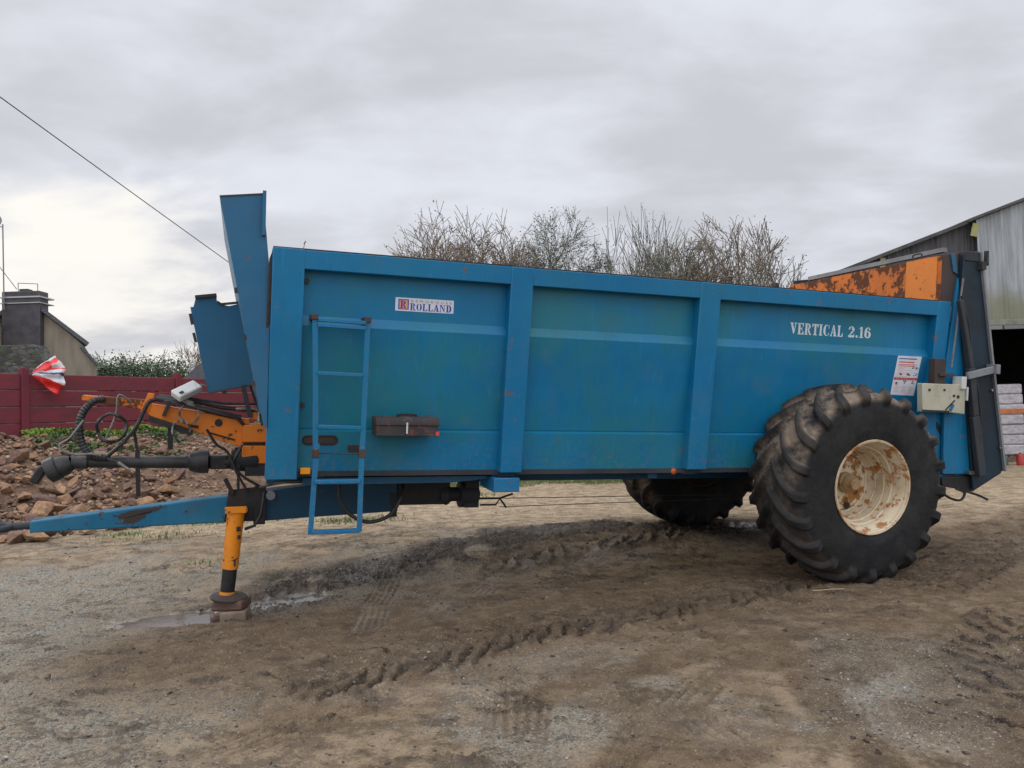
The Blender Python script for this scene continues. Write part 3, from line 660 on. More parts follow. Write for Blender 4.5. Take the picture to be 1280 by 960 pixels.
# mossy stone outbuilding wall in front
o_ = MB().prism([(-2.8, 0, 0), (1.25, 0, 0), (1.25, 0, 1.62), (.92, 0, 2.22), (.72, 0, 2.62), (-2.8, 0, 2.66)], (0, .6, 0)).build('stone_wall', M['mossy_stone'], loc=(-14.02, 22.0, 1.2), bevel=.02)
tag(o_, 'dark mossy rubble stone wall standing in front of the pale house', 'wall')
# tv aerial
aer = empty('television_aerial', (-17.80, 27.7, 6.3), 0, 'thin aerial mast with a dish and guy wire beside the chimney', 'aerial')
MB().tube([(0, 0, -.6), (-.03, 0, 2.45)], .022, 6).build('mast', M['steel_grey'], aer)
MB().bar((0, 0, -.35), (.1, 0, -.35), .02, .03).bar((0, 0, -.12), (.1, 0, -.12), .02, .03).build('bracket', M['steel_grey'], aer)
MB().tube([(-.05, 0, 2.36), (-.45, 0, 2.36)], .015, 5).tube([(-.3, 0, 2.2), (-.3, 0, 2.6)], .01, 4).build('boom', M['steel_grey'], aer)
mb = MB(); mb.lathe([(0, .001), (.02, .12), (.05, .2), (.09, .26)], (-.3, -.1, 2.55), (.5, -.8, .2), 20); d_ = mb.build('dish', M['steel_grey'], aer, smooth=40); d_.modifiers.new('s', 'SOLIDIFY').thickness = .01
MB().tube([(-1.6, 0, 2.9), (.45, 0, .12)], .012, 5).build('guy_wire', M['dark_steel'], aer)
# small grey roofed house far behind
h2 = empty('slate_roofed_shed', (-9.2, 24, 1.2), 0, 'small dark slate roofed shed far behind the fence', 'shed')
MB().box(-.62, 1.9, 0, 3, 0, 1.62).build('wall', M['render'], h2)
MB().prism([(-.76, -.2, 1.60), (.02, -.2, 2.28), (1.0, -.2, 2.28), (1.9, -.2, 1.60)], (-1.0, 3.4, 0)).build('roof', M['slate'], h2)

# ---------------------------------------------------------------- overhead cable
def sag(a, b, s, n=40):
    a = Vector(a); b = Vector(b); return [a.lerp(b, i/(n-1)) - Vector((0, 0, s * 4 * (i/(n-1)) * (1 - i/(n-1)))) for i in range(n)]
o_ = MB().tube(sag((-5.43, 5.0, 5.27), (-9.55, 31.0, 6.70), .02), [.0055 + .0085 * i / 39 for i in range(40)], 6).build('overhead_cable', M['black_rubber']); tag(o_, 'black overhead cable sagging across the sky down behind the trailer', 'cable')
M['wood_pole'] = simple('grey_wood', (.12, .10, .08), (.2, .17, .14), 12, .85, .3)
o_ = MB().tube([(0, 0, 0), (0, 0, 5.58)], [.13, .09], 12).build('utility_pole', M['wood_pole'], loc=(-9.55, 31.1, 1.2), smooth=40); tag(o_, 'grey wooden pole holding the overhead cable behind the trailer', 'utility pole')

# ---------------------------------------------------------------- barn
t = NT('weathered_pale_cladding'); v = t.obj(); sx = t.sep(v)
st = t.noise(t.vec(v, (6, 1, .35)), 1.5, 6, .65)
c = t.mix(t.ramp(st, .35, .68), (.36, .385, .395), (.21, .225, .23))
low = t.math('MULTIPLY', t.ramp(t.math('ADD', sx[2], t.math('MULTIPLY', t.noise(v, 1.6, 5), .9)), 3.5, 4.1, 1, 0), .85)
c = t.mix(low, c, (.17, .17, .10)); M['clad'] = t.fin(c, .75)
M['clad_dark'] = simple('dark_cladding', (.085, .085, .09), (.05, .05, .052), 2.5, .8, .2, stretch=(6, 1, .5))  # darker cladding for the left part of the front wall
M['fibre_roof'] = simple('fibre_cement_roof', (.09, .09, .09), (.05, .05, .05), 3, .85)
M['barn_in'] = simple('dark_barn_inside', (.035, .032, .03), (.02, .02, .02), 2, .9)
M['translucent'] = simple('yellowed_roof_sheet', (.30, .30, .10), (.22, .22, .09), 3, .5)
M['concrete'] = simple('mossy_lintel', (.22, .22, .18), (.13, .14, .09), 4, .85, .3)
bx, by, bz = 9.4, 15.5, .15
barn = empty('barn', (bx, by, bz), 0, 'grey sheet clad barn with a dark open bay under a mossy lintel', 'barn')
B = lambda x, y, z: (x - bx, y - by, z - bz)
zr = lambda x: 4.98 + .352 * (x - 9.19)            # verge line on the front plane
def corr(x0, x1, y, zb, zt, pitch, depth, name, mat):
    """vertical ribbed sheeting with a sloping top"""
    m = MB(); n = max(2, int((x1 - x0) / pitch * 4)); vs = []; fs = []
    pat = [0, 0, depth, depth]
    for i in range(n + 1):
        x = x0 + (x1 - x0) * i / n; yy = y - (depth if i % 14 in (0, 1) else (depth * .25 if i % 2 else 0))
        vs += [B(x, yy, zb), B(x, yy, zt(x))]
    for i in range(n): fs.append((2*i, 2*i+2, 2*i+3, 2*i+1))
    m.add(vs, fs); o = m.build(name, mat, barn); o.modifiers.new('t', 'SOLIDIFY').thickness = .01; return o
corr(9.25, 17.0, 15.5, 2.98, lambda x: zr(x) - .02, .14, .035, 'sheet_wall', M['clad'])
corr(5.6, 9.6, 15.66, 3.0, lambda x: zr(x) - .02, .14, .035, 'sheet_wall', M['clad_dark'])
MB().prism([B(5.0, 15.5, zr(5.0) - .03), B(9.1, 15.5, zr(9.1) - .03), B(9.1, 15.5, zr(9.1) + .04), B(5.0, 15.5, zr(5.0) + .04)], (0, 11, 0)).build('roof', M['fibre_roof'], barn)
MB().prism([B(9.1, 15.36, zr(9.1)), B(17.3, 15.36, zr(17.3)), B(17.3, 15.36, zr(17.3) + .055), B(9.1, 15.36, zr(9.1) + .055)], (0, 12, 0)).build('roof', M['fibre_roof'], barn)
MB().obox(B(9.20, 15.44, 4.78), (.12, .03, .26), Matrix.Rotation(.25, 3, 'Y')).build('skylight_sheet', M['translucent'], barn)
MB().obox(B(7.42, 15.58, 4.20), (.10, .03, .22), Matrix.Rotation(.1, 3, 'Y')).build('skylight_sheet', M['translucent'], barn)
MB().box(*[k for p in zip(B(9.2, 15.42, 2.88), B(17.0, 15.52, 2.99)) for k in p]).build('lintel', M['concrete'], barn, bevel=.01)
for i in range(18): MB().box(*[k for p in zip(B(9.22 + i*.42, 15.38, 2.80), B(9.22 + i*.42 + .38, 15.46, 2.875)) for k in p]).build('flashing', M['steel_grey'], barn)
# interior shell
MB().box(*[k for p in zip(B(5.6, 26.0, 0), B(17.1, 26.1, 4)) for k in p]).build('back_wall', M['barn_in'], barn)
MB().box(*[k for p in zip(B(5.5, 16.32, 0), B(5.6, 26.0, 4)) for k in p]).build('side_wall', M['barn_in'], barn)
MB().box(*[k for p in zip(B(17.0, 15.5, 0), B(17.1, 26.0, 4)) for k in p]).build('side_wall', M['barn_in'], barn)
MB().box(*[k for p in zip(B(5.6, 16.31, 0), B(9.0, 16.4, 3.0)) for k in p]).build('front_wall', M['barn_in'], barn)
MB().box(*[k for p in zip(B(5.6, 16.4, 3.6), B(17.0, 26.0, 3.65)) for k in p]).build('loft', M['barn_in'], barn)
MB().box(*[k for p in zip(B(8.95, 15.56, -.1), B(9.1, 15.7, 2.88)) for k in p]).build('post', M['dark_steel'], barn)
# pallet of wrapped sacks
pal = empty('wrapped_pallet', (9.9, 16.2, gz(9.9, 16.2)), .05, 'tall pallet of whitish wrapped sacks with one orange band in the barn opening', 'pallet')
M['sack'] = simple('greyish_white_wrap', (.46, .44, .45), (.30, .28, .29), 9, .45, .5, stretch=(1, 1, 2.5))
M['band'] = simple('orange_band', (.55, .15, .03), (.4, .10, .02), 9, .5)
M['crate_wood'] = simple('pallet_wood', (.16, .11, .07), (.10, .07, .05), 12, .85)
mb = MB(); 
for k in range(3): mb.box(-.5, .5, -.4 + .35*k, -.3 + .35*k, 0, .1)
for k in range(5): mb.box(-.5 + .22*k, -.38 + .22*k, -.4, .4, .1, .13)
mb.build('pallet_base', M['crate_wood'], pal)
for k in range(7): MB().box(-.33 + .025*math.sin(k*2.1), .33 + .02*math.sin(k*3.7), -.36 + .02*math.sin(k*1.3), .36, .14 + .203*k, .14 + .203*k + .202).build('sack', M['sack'], pal, bevel=.03)
MB().box(-.36, .36, -.39, .37, .98, 1.06).build('band', M['band'], pal)
M['red_pl'] = simple('red_plastic', (.35, .03, .02), None, rough=.4); M['blue_pl'] = simple('blue_plastic', (.02, .09, .3), None, rough=.4); M['green_pl'] = simple('dull_green_plastic', (.04, .09, .05), None, rough=.5)
def can(x, y, r, h, mat, label):
    e = empty('canister', (x, y, gz(x, y)), 0, label, 'canister')
    MB().lathe([(0, .001), (0, r), (h*.8, r), (h*.92, r*.7), (h*.92, .001)], (0, 0, 0), (0, 0, 1), 20).build('body', mat, e, smooth=40)
    MB().lathe([(h*.92, r*.25), (h, r*.25), (h, .001)], (0, 0, 0), (0, 0, 1), 12).build('cap', M['text_black'], e, smooth=40)
can(9.72, 15.25, .07, .24, M['red_pl'], 'small red canister on the ground before the wrapped pallet')
can(9.92, 15.3, .08, .26, M['blue_pl'], 'small blue canister on the ground at the right edge of the barn opening')
can(9.48, 15.35, .06, .2, M['green_pl'], 'small dull green canister left of the red one by the barn')

# ---------------------------------------------------------------- trees
M['bark'] = simple('grey_lichen_bark', (.10, .085, .065), (.17, .16, .13), 14, .9, .3)
M['twig'] = simple('brown_twigs', (.15, .115, .085), (.21, .175, .135), 3, .9)
M['twig_dark'] = simple('dark_lichen_twigs', (.085, .085, .065), (.15, .15, .115), 3, .9)
M['dry_leaf'] = leaf_mat('dry_leaves', [(.20, .14, .07), (.30, .21, .11), (.42, .31, .17)])
M['ivy_leaf'] = leaf_mat('dark_ivy', [(.045, .06, .035), (.075, .095, .05), (.13, .14, .08)])
M['hedge_leaf'] = leaf_mat('hedge_leaves', [(.05, .095, .045), (.085, .145, .065), (.13, .19, .10)])
def grow(rnd, p, d, L, r, depth, out, tips, bend, spread, up, kids, ok):
    n = 3 + (depth > 2); pts = [p]; rs_ = [r]; q = p.copy(); dd = d.copy(); dead = False
    for i in range(n):
        dd = (dd + Vector((rnd.gauss(0, bend), rnd.gauss(0, bend), rnd.gauss(0, bend) + up))).normalized()
        q = q + dd * (L / n); pts.append(q.copy()); rs_.append(r * (1 - .55 * (i + 1) / n))
        if not ok(q): dead = True; break
    out.append((pts, rs_, depth))
    if depth == 0 or dead: tips.append(q)
    if depth == 0: return
    n = len(pts) - 1; k = rnd.randint(*kids)
    for i in range(k):
        f = rnd.uniform(.25, 1) if i else 1.; ix = min(n, max(1, round(f * n)))
        if dead: ix = max(1, min(ix, n - 1))
        b = pts[ix]; a = Vector((rnd.gauss(0, 1), rnd.gauss(0, 1), rnd.gauss(0, .7)))
        base = (pts[ix] - pts[ix-1]).normalized(); a = (a - base * a.dot(base)).normalized()
        nd = (base + a * spread * rnd.uniform(.5, 1.3)).normalized()
        if ok(b): grow(rnd, b, nd, L * rnd.uniform(.58, .86), rs_[ix] * rnd.uniform(.55, .8), depth - 1, out, tips, bend, spread, up, kids, ok)
        if depth <= 2: tips.append(b)
def tree(name, label, cat, group, base, h, seed, stems=3, depth=5, kids=(3, 4), spread=.7, up=.03, bend=.14, r0=.09, leaf=None, nleaf=0, lsize=.05, twig='twig', sprawl=.5, lspread=.08, minr=.006, crown_r=1., leaf_top=1.):
    rnd = random.Random(seed); root = empty(name, base, 0, label, cat, group); out = []; tips = []
    def ok(q):
        e = (math.hypot(q.x, q.y) / crown_r) ** 2 + ((q.z - .5 * h) / (.5 * h)) ** 2
        return e < rnd.uniform(.70, 1.06) or q.z < .4 * h
    for s_ in range(stems):
        a = rnd.uniform(0, 6.28); d = Vector((math.cos(a) * sprawl, math.sin(a) * sprawl, 1)).normalized() if stems > 1 else Vector((rnd.gauss(0, .05), 0, 1)).normalized()
        grow(rnd, Vector((math.cos(a) * .12 * (stems > 1), math.sin(a) * .12 * (stems > 1), -.1)), d, h * rnd.uniform(.36, .46), r0 * rnd.uniform(.7, 1.1), depth, out, tips, bend, spread, up, kids, ok)
    tr_, cr_ = MB(), MB()
    for pts, rs_, dp in out:
        (tr_ if dp == depth else cr_).tube(pts, [max(minr, r) for r in rs_], 8 if dp == depth else (5 if dp > 2 else 3), cap=False)
    tr_.build('trunk', M['bark'], root, smooth=60); cr_.build('crown', M[twig], root, fixn=False)
    if leaf and nleaf:
        rs2 = np.random.RandomState(seed); T = np.array([q[:] for q in tips]); T = T[T[:, 2] < h * leaf_top]; P = T[rs2.randint(len(T), size=nleaf)] + rs2.normal(size=(nleaf, 3)) * lspread
        V, F, tt = leaf_quads(P, np.full(nleaf, lsize), rs2, .5, .6); npmesh('foliage', V, F, M[leaf], {'tone': tt}, parent=root)
    return root
def at(px, Y):  # x on the line of sight of a column, at a distance
    return (px - 640) / 988 * Y * 1.0
GT = 'bare winter trees rising behind the trailer'
def bt(label, px, Y, h, seed, **k): tree('bare_tree', label, 'tree', GT, (at(px, Y), Y, .1), h, seed, **k)
bt('broad bushy bare tree with tan dry leaves, leftmost big tree above the trailer', 583, 20, 7.15, 31, stems=7, kids=(4, 5), crown_r=2.3, spread=.8, up=.02, leaf='dry_leaf', nleaf=9000, lsize=.055, sprawl=.38, minr=.007)
bt('small dry leafed sapling peeping over the trailer left of all other trees', 503, 20, 5.75, 14, stems=3, depth=4, kids=(3, 4), crown_r=1.0, spread=.6, leaf='dry_leaf', nleaf=500, lsize=.06, sprawl=.22, r0=.04)
bt('dense dark ivy grown tree right of the tan leafed one', 708, 20.5, 6.85, 5, stems=4, kids=(4, 5), crown_r=1.5, spread=.85, up=.0, leaf='ivy_leaf', nleaf=8000, lsize=.05, twig='twig_dark', sprawl=.30, minr=.005)
bt('thin group of straight upright shoots in the middle above the trailer', 805, 19, 6.15, 8, stems=11, depth=3, kids=(3, 5), crown_r=1.8, spread=.42, up=.10, bend=.07, leaf='dry_leaf', nleaf=1500, lsize=.04, sprawl=.26, r0=.04, twig='twig_dark')
bt('low spreading grey lichen covered tree left of the tallest bare tree', 862, 16, 4.95, 12, stems=5, kids=(3, 5), crown_r=1.5, spread=.85, leaf='dry_leaf', nleaf=3500, lsize=.045, twig='twig_dark', sprawl=.45)
bt('tall bare tree with long bare shoots reaching highest on the right', 920, 15, 5.2, 17, stems=6, depth=5, kids=(3, 4), crown_r=1.45, spread=.55, up=.06, bend=.10, leaf='ivy_leaf', nleaf=1500, lsize=.04, sprawl=.36, r0=.06)
bt('short twiggy bare tree beside the orange tailgate, rightmost of the trees', 974, 14, 4.3, 19, stems=6, depth=4, kids=(3, 5), crown_r=.95, spread=.62, up=.04, leaf='ivy_leaf', nleaf=1500, lsize=.04, sprawl=.34, r0=.04, twig='twig_dark')
GH = 'shrubs of the far hedge beyond the red fence'
hr = random.Random(4)
hl = ['grey green shrub of the far hedge next to the pale house', 'dense dark shrub in the left half of the far hedge', 'twiggy shrub in the middle of the far hedge beyond the fence', 'leafy green shrub right of the middle of the far hedge', 'arching open shrub in the far hedge with sky showing through', 'low shrub of the far hedge left of the slender bare tree', 'last low shrub of the far hedge beside the small slate roof']
for i, (px, top) in enumerate([(131, 436), (146, 431), (160, 437), (174, 438), (190, 437), (206, 440), (224, 444)]):
    Y = 34; zt = 1.42 + (535 - top) / 988 * Y
    tree('hedge_shrub', hl[i], 'shrub', GH, (at(px, Y), Y, 1.2), zt - 1.2, 40 + i, stems=6, depth=4, kids=(3, 5), crown_r=1.2 if i < 5 else .9, leaf_top=.86, spread=.7, leaf='hedge_leaf', nleaf=6500, lsize=.10, sprawl=.55, lspread=.22, twig='twig_dark', minr=.009, r0=.05)
tree('slender_tree', 'slender pale bare tree standing beyond the fence left of the blue shield plate', 'tree', None, (at(232, 40), 40, 1.2), 1.42 + (533 - 418) / 988 * 40 - 1.2, 77, stems=1, depth=5, kids=(3, 5), crown_r=1.0, spread=.6, up=.04, bend=.05, r0=.07, twig='twig', minr=.008)
# dead branch and straw lying in the yard, rope on the ground
o_ = MB().tube([(-1.78, 8.6, .15), (-1.6, 8.35, .16), (-1.35, 8.12, .15), (-1.2, 8.1, .17)], [.012, .010, .007, .003], 5).build('fallen_twig', M['twig']); tag(o_, 'thin dark fallen twig on the sandy ground behind the ladder', 'twig')
o_ = MB().tube([(2.22, 6.02, gz(2.22, 6.02) + .016), (2.35, 6.0, gz(2.35, 6.0) + .018), (2.46, 6.03, gz(2.46, 6.03) + .016)], .003, 4).build('straw', simple('straw', (.5, .4, .2))); tag(o_, 'single pale straw lying on the mud in front of the near wheel', 'straw')
# ---------------------------------------------------------------- the manure spreader
TO = Vector((-1.64657, 5.24149, 1.04217)); TX = Vector((.94281, .33029, -.04484)); TY = Vector((-.32651, .94222, .07495)); TZ = Vector((.06701, -.05603, .99618))
OFF = Vector((2.0, .95, -.84))
TR = Matrix((TX, TY, TZ)).transposed()
def T2W(p): return TO + TR @ Vector(p)
spr = empty('manure_spreader', (0, 0, 0), 0, 'big blue two wheeled manure spreader trailer with ladder and orange tailgate in muddy yard', 'spreader')
spr.matrix_world = Matrix.Translation(T2W(OFF)) @ TR.to_4x4()
def P(mb, name, mat, parent=None, bevel=0, smooth=None, label=None):
    o = mb.build(name, M[mat], parent or spr, off=OFF, bevel=bevel, smooth=smooth)
    if label: o['label'] = label
    return o
LN = .077
def yl(z, rec=0.): return -LN * z + rec
def xprism(poly_yz, x0, x1): m = MB(); m.prism([(x0, y, z) for y, z in poly_yz], (x1 - x0, 0, 0)); return m
def mir(y): return 1.9 - y
L_, H_ = 5.73, 1.525
# near side wall: folded sheet with stripe and ledge; four bays share one sheet
prof = [(.100, 1.44), (.085, 1.10), (.050, 1.036), (.098, .345), (.102, .335), (.074, .322), (.080, .012)]
def sheet(x0, x1, flip=False):
    out = [(yl(z, r), z) for r, z in prof]; inn = [(y + .022, z) for y, z in out][::-1]; pts = out + inn
    if flip: pts = [(mir(y), z) for y, z in pts]
    return xprism(pts, x0, x1)
for x0, x1 in ((.19, 1.64), (1.78, 3.20), (3.36, 5.62)): P(sheet(x0, x1), 'side_panel', 'blue_panel', smooth=12)
P(sheet(.05, L_ - .05, True), 'far_side_panel', 'blue_panel', smooth=12)
def post(x0, x1, z0, z1, name='rib', depth=.15, flip=False, mat='blue', base_rec=0.):
    pts = [(yl(z0, base_rec), z0), (yl(z0, depth), z0), (yl(z1, depth), z1), (yl(z1, 0), z1)]
    if flip: pts = [(mir(y), z) for y, z in pts]
    return P(xprism(pts, x0, x1), name, mat, bevel=.006)
post(-.003, .20, .002, H_, 'corner_post'); post(1.628, 1.797, .036, H_ - .001); post(3.187, 3.37, .047, H_ - .001)
post(5.585, L_, .10, H_, 'corner_post')
for a, b in ((.0, .2), (1.63, 1.8), (3.19, 3.37), (5.585, L_)): post(a, b, .03, H_, flip=True)
# welded return strips of the ribs
for a in (1.628, 3.187): P(MB().box(a + .012, a + .15, .085, .12, .0, .034), 'rib_foot', 'blue_dark')
# top rails
for fl in (False, True):
    for a, b in ([(.197, 1.630), (1.795, 3.189), (3.368, 5.587)] if not fl else [(0, L_)]):
        pts = [(yl(1.398, .003), 1.398), (yl(1.398, .11), 1.398), (yl(H_, .11), H_ - .002), (yl(H_, .003), H_ - .002)]
        if fl: pts = [(mir(y), z) for y, z in pts]
        P(xprism(pts, a, b), 'top_rail', 'blue', bevel=.005)
P(MB().box(-.0, L_, -.112, -.02, H_ + .001, H_ + .006), 'rail_cap', 'brown_grime')
# bolts near the front post
for z in (1.33, .87, .50): P(MB().tube([(.222, yl(z, .07), z), (.222, yl(z, .12), z)], .018, 8), 'bolt', 'brown_grime')
# front wall, floor, chassis
P(MB().prism([(.03, .04, .02), (.03, 1.86, .02), (.03, 1.98, 1.5), (.03, -.06, 1.5)], (.04, 0, 0)), 'front_wall', 'blue_dark')
P(MB().box(.03, L_, .06, 1.84, .015, .05), 'floor', 'dark_steel')
for y in (.42, 1.38): P(MB().box(.02, L_ - .1, y, y + .1, -.085, .012), 'chassis_beam', 'blue_dark')
for x in (.3, 1.6, 2.9): P(MB().box(x, x + .08, .1, 1.8, -.03, .013), 'cross_beam', 'blue_dark')
# thin strip along the front left edge of the body
P(MB().prism([(-.04, .02, .36), (-.005, .02, .36), (-.005, -.09, 1.5), (-.022, -.09, 1.45)], (0, .02, 0)), 'edge_strip', 'brown_grime')
# headboard: a leaning board with a wing at each end
wing = [(-.335, 1.828), (-.065, 1.872), (-.048, 1.66), (-.022, 1.43), (-.006, 1.38), (-.006, .35), (-.022, .35), (-.042, .436)]
hb = P(MB().prism([(-.335, -.02, 1.828), (-.315, -.02, 1.828), (-.022, -.02, .436), (-.042, -.02, .436)], (0, 1.94, 0)), 'headboard', 'blue_grey')
P(MB().prism([(x, -.045, z) for x, z in wing], (0, .022, 0)), 'side_wing', 'blue_grey', hb)
P(MB().prism([(x, 1.92, z) for x, z in wing], (0, .022, 0)), 'side_wing', 'blue_grey', hb)
P(MB().prism([(-.072, -.085, 1.60), (-.050, -.085, 1.60), (-.052, -.085, 1.885), (-.074, -.085, 1.885)], (0, .06, 0)), 'wing_flange', 'blue_grey', hb)
P(MB().bar((-.335, -.036, 1.828), (-.066, -.036, 1.871), .026, .010), 'wing_rim', 'brown_grime', hb)
for z in (1.22, .92, .62): x = -.042 + (z - .436) / 1.392 * -.293; P(MB().box(x - .022, x, -.04, -.02, z, z + .035), 'hinge', 'brown_grime', hb)
# shield in front of it
sh_pts = [(-.54, 1.169), (-.518, 1.172), (-.505, 1.235), (-.36, 1.258), (-.357, 1.225), (-.325, 1.200), (-.27, 1.193), (-.193, 1.215), (-.155, 1.235), (-.02, .625), (-.145, .590), (-.26, .560), (-.40, .536)]
sh = P(MB().prism([(x, .88, z) for x, z in sh_pts], (0, .02, 0)), 'shield_plate', 'blue_grey')
P(MB().prism([(-.54, .902, 1.169), (-.528, .902, 1.169), (-.388, .902, .536), (-.40, .902, .536)], (0, .35, 0)), 'folded_side', 'blue_grey', sh)
P(MB().bar((-.508, .89, 1.245), (-.360, .89, 1.270), .08, .022).bar((-.355, .89, 1.222), (-.325, .89, 1.202), .05, .016).bar((-.325, .89, 1.204), (-.15, .89, 1.232), .05, .016), 'top_lip', 'brown_grime', sh)
P(MB().bar((-.395, .878, .534), (-.05, .878, .612), .03, .012), 'lower_lip', 'brown_grime', sh)
P(MB().bar((-.540, .885, 1.12), (-.522, .885, 1.04), .02, .02, (1, 0, 0)), 'torn_edge', 'brown_grime', sh)
P(MB().bar((-.512, .885, .98), (-.494, .885, .91), .02, .02, (1, 0, 0)), 'torn_edge', 'brown_grime', sh)
P(MB().bar((-.153, .86, .60), (-.095, .86, .36), .02, .035).bar((-.10, .9, .60), (-.05, .9, .45), .012, .02).box(-.30, -.27, .87, .9, .53, .56), 'strut', 'dark_steel', sh)

# ---- drawbar
db = [(-1.545, -.400), (-.238, -.242), (.024, -.208), (1.05, -.16), (1.06, -.388), (.33, -.421), (.03, -.436), (-.233, -.440), (-1.545, -.479)]
dbo = P(MB().prism([(x, .88, z) for x, z in db[:3]] + [(.024, .88, -.436)] + [(x, .88, z) for x, z in db[7:]], (0, .14, 0)), 'drawbar', 'blue_beam', bevel=.008)
P(MB().prism([(x, .875, z) for x, z in ((.022, -.206), (1.05, -.1), (1.06, -.388), (.33, -.421), (.022, -.438))], (0, .15, 0)), 'main_beam', 'blue_dark', bevel=.006)
P(MB().tube([(-1.70, .95, -.445), (-1.53, .95, -.437)], .026, 10), 'eye_shank', 'dark_steel', dbo)
ring = [(-1.76 + .085*math.cos(a), .95 + .085*math.sin(a), -.447) for a in [2*math.pi*k/24 for k in range(25)]]
P(MB().tube(ring, .024, 10, cap=False), 'towing_eye', 'dark_steel', dbo, smooth=60)
P(MB().prism([(-.26, .84, -.43), (-.235, .84, -.19), (-.03, .84, -.17), (-.03, .84, -.43)], (0, .022, 0)).box(-.05, .035, .83, .872, -.455, -.16).bar((-.262, .82, -.10), (-.20, .82, -.22), .03, .03), 'jack_bracket', 'soot', bevel=.004)
P(MB().tube([(.07, .86, -.235), (.07, .83, -.235)], .035, 14), 'pivot_bolt', 'steel_grey', smooth=40)
# bare rusty patch scraped into the drawbar
def jag(poly, n=9, amp=.007):
    out = []; rj = random.Random(5)
    for (a, b), (c, d) in zip(poly, poly[1:] + poly[:1]):
        for k in range(n): t_ = k / n; out.append((a + (c-a)*t_ + rj.gauss(0, amp)*(k > 0), b + (d-b)*t_ + rj.gauss(0, amp)*(k > 0)))
    return out
P(MB().prism([(x, .8785, z) for x, z in jag([(-1.02, -.365), (-.86, -.328), (-.66, -.305), (-.72, -.335), (-.78, -.36), (-.86, -.425), (-.93, -.435), (-.97, -.39)])], (0, .002, 0)), 'rust_patch', 'brown_grime', dbo)
# ---- jack
jk = P(MB().lathe([(0, .062), (-.43, .058)], (-.176, .77, -.335), (.075, 0, 1), 24).lathe([(-.43, .058), (-.43, .001)], (-.176, .77, -.335), (.075, 0, 1), 24), 'support_jack', 'orange_jack', smooth=40)
P(MB().obox((-.172, .77, -.325), (.15, .14, .022), Matrix.Rotation(-.03, 3, 'Y')).obox((-.18, .705, -.318), (.15, .02, .05), Matrix.Rotation(-.03, 3, 'Y')), 'top_plate', 'orange_jack', jk, bevel=.004)
P(MB().lathe([(-.425, .053), (-.60, .051)], (-.176, .77, -.335), (.075, 0, 1), 20), 'black_sleeve', 'soot', jk, smooth=40)
P(MB().lathe([(-.598, .056), (-.645, .058), (-.645, .001)], (-.176, .77, -.335), (.075, 0, 1), 20), 'lower_collar', 'orange_jack', jk, smooth=40)
P(MB().lathe([(-.59, .001), (-.62, .06), (-.632, .125), (-.642, .135), (-.655, .13), (-.655, .001)], (-.178, .77, -.335), (.05, 0, 1), 30), 'foot_plate', 'brown_grime', jk, smooth=30)
P(MB().tube([(.018, .76, -.20), (.0, .74, -.354), (-.043, .74, -.444), (-.11, .76, -.472)], .011, 6), 'hydraulic_hose', 'black_rubber', jk, smooth=60)
P(MB().obox((-.155, .708, -.46), (.03, .004, .035)).obox((-.15, .708, -.52), (.022, .004, .03)).obox((-.175, .711, -.71), (.012, .004, .05)), 'worn_mark', 'soot', jk)

# ---- orange boom
bm1 = P(MB().prism([(x, .90, z) for x, z in ((-.83, .478), (-.79, .445), (-.10, .338), (-.10, .30), (-.145, .30), (-.145, .122), (-.79, .352), (-.83, .392))], (0, .10, 0)), 'hose_boom', 'orange', bevel=.005)
P(MB().prism([(x, .91, z) for x, z in ((-1.245, .498), (-.83, .474), (-.80, .455), (-.80, .392), (-1.0, .425), (-1.245, .460))], (0, .08, 0)), 'boom_tip', 'orange_rusty', bm1, bevel=.005)
P(MB().prism([(x, .895, z) for x, z in ((-.86, .385), (-.80, .385), (-.765, .52), (-.81, .525))], (0, .02, 0)), 'boom_tab', 'orange', bm1, bevel=.003)
P(MB().box(-.147, .028, .86, 1.05, .168, .300), 'boom_socket', 'orange', bm1, bevel=.006)
P(MB().box(-.147, .028, .86, 1.05, .005, .142), 'boom_socket', 'orange', bm1, bevel=.006)
P(MB().box(-.14, .03, .875, 1.04, .141, .169), 'socket_gap', 'soot', bm1)
P(MB().box(-.10, .008, .87, .97, .343, .395), 'valve_block', 'orange', bm1, bevel=.004)
P(MB().tube([(-.32, .899, .312), (-.32, .893, .312)], .028, 14).bar((-.52, .896, .288), (-.46, .896, .278), .01, .02).bar((-.38, .896, .235), (-.20, .896, .182), .008, .012), 'worn_mark', 'soot', bm1)
P(MB().bar((-.70, .9, .36), (-.66, .9, .47), .11, .02).bar((-.80, .9, .34), (-.50, .9, .235), .07, .04), 'boom_clamp', 'soot', bm1)
P(MB().tube([(-.757, .88, .486), (-.565, .88, .455), (-.397, .88, .405), (-.16, .88, .35)], .021, 8).tube([(-.74, .93, .50), (-.5, .93, .47), (-.3, .93, .425), (-.02, .93, .40)], .017, 8)
  .tube([(-.60, .88, .505), (-.3, .9, .46), (-.01, .9, .455)], .010, 6).tube([(-.70, .86, .47), (-.4, .85, .41), (-.2, .85, .36), (-.14, .87, .30)], .013, 6), 'boom_hoses', 'black_rubber', bm1, smooth=60)
P(MB().tube([(-.20, .86, .42), (-.08, .86, .425), (-.0, .86, .40)], .010, 6).tube([(-.03, .85, .33), (-.03, .85, .40)], .018, 8), 'valve_pipe', 'chrome', bm1, smooth=50)
wb = MB(); a = Vector((-.592, .82, .515)); wb.prism([(-.635, .80, .538), (-.555, .80, .482), (-.545, .80, .515), (-.452, .80, .575), (-.470, .80, .603), (-.548, .80, .612), (-.640, .80, .560)], (0, .11, 0))
WBR = Matrix.Rotation(.62, 3, 'Z') @ Matrix.Rotation(-.42, 3, 'Y') @ Matrix.Rotation(.5, 3, 'X')
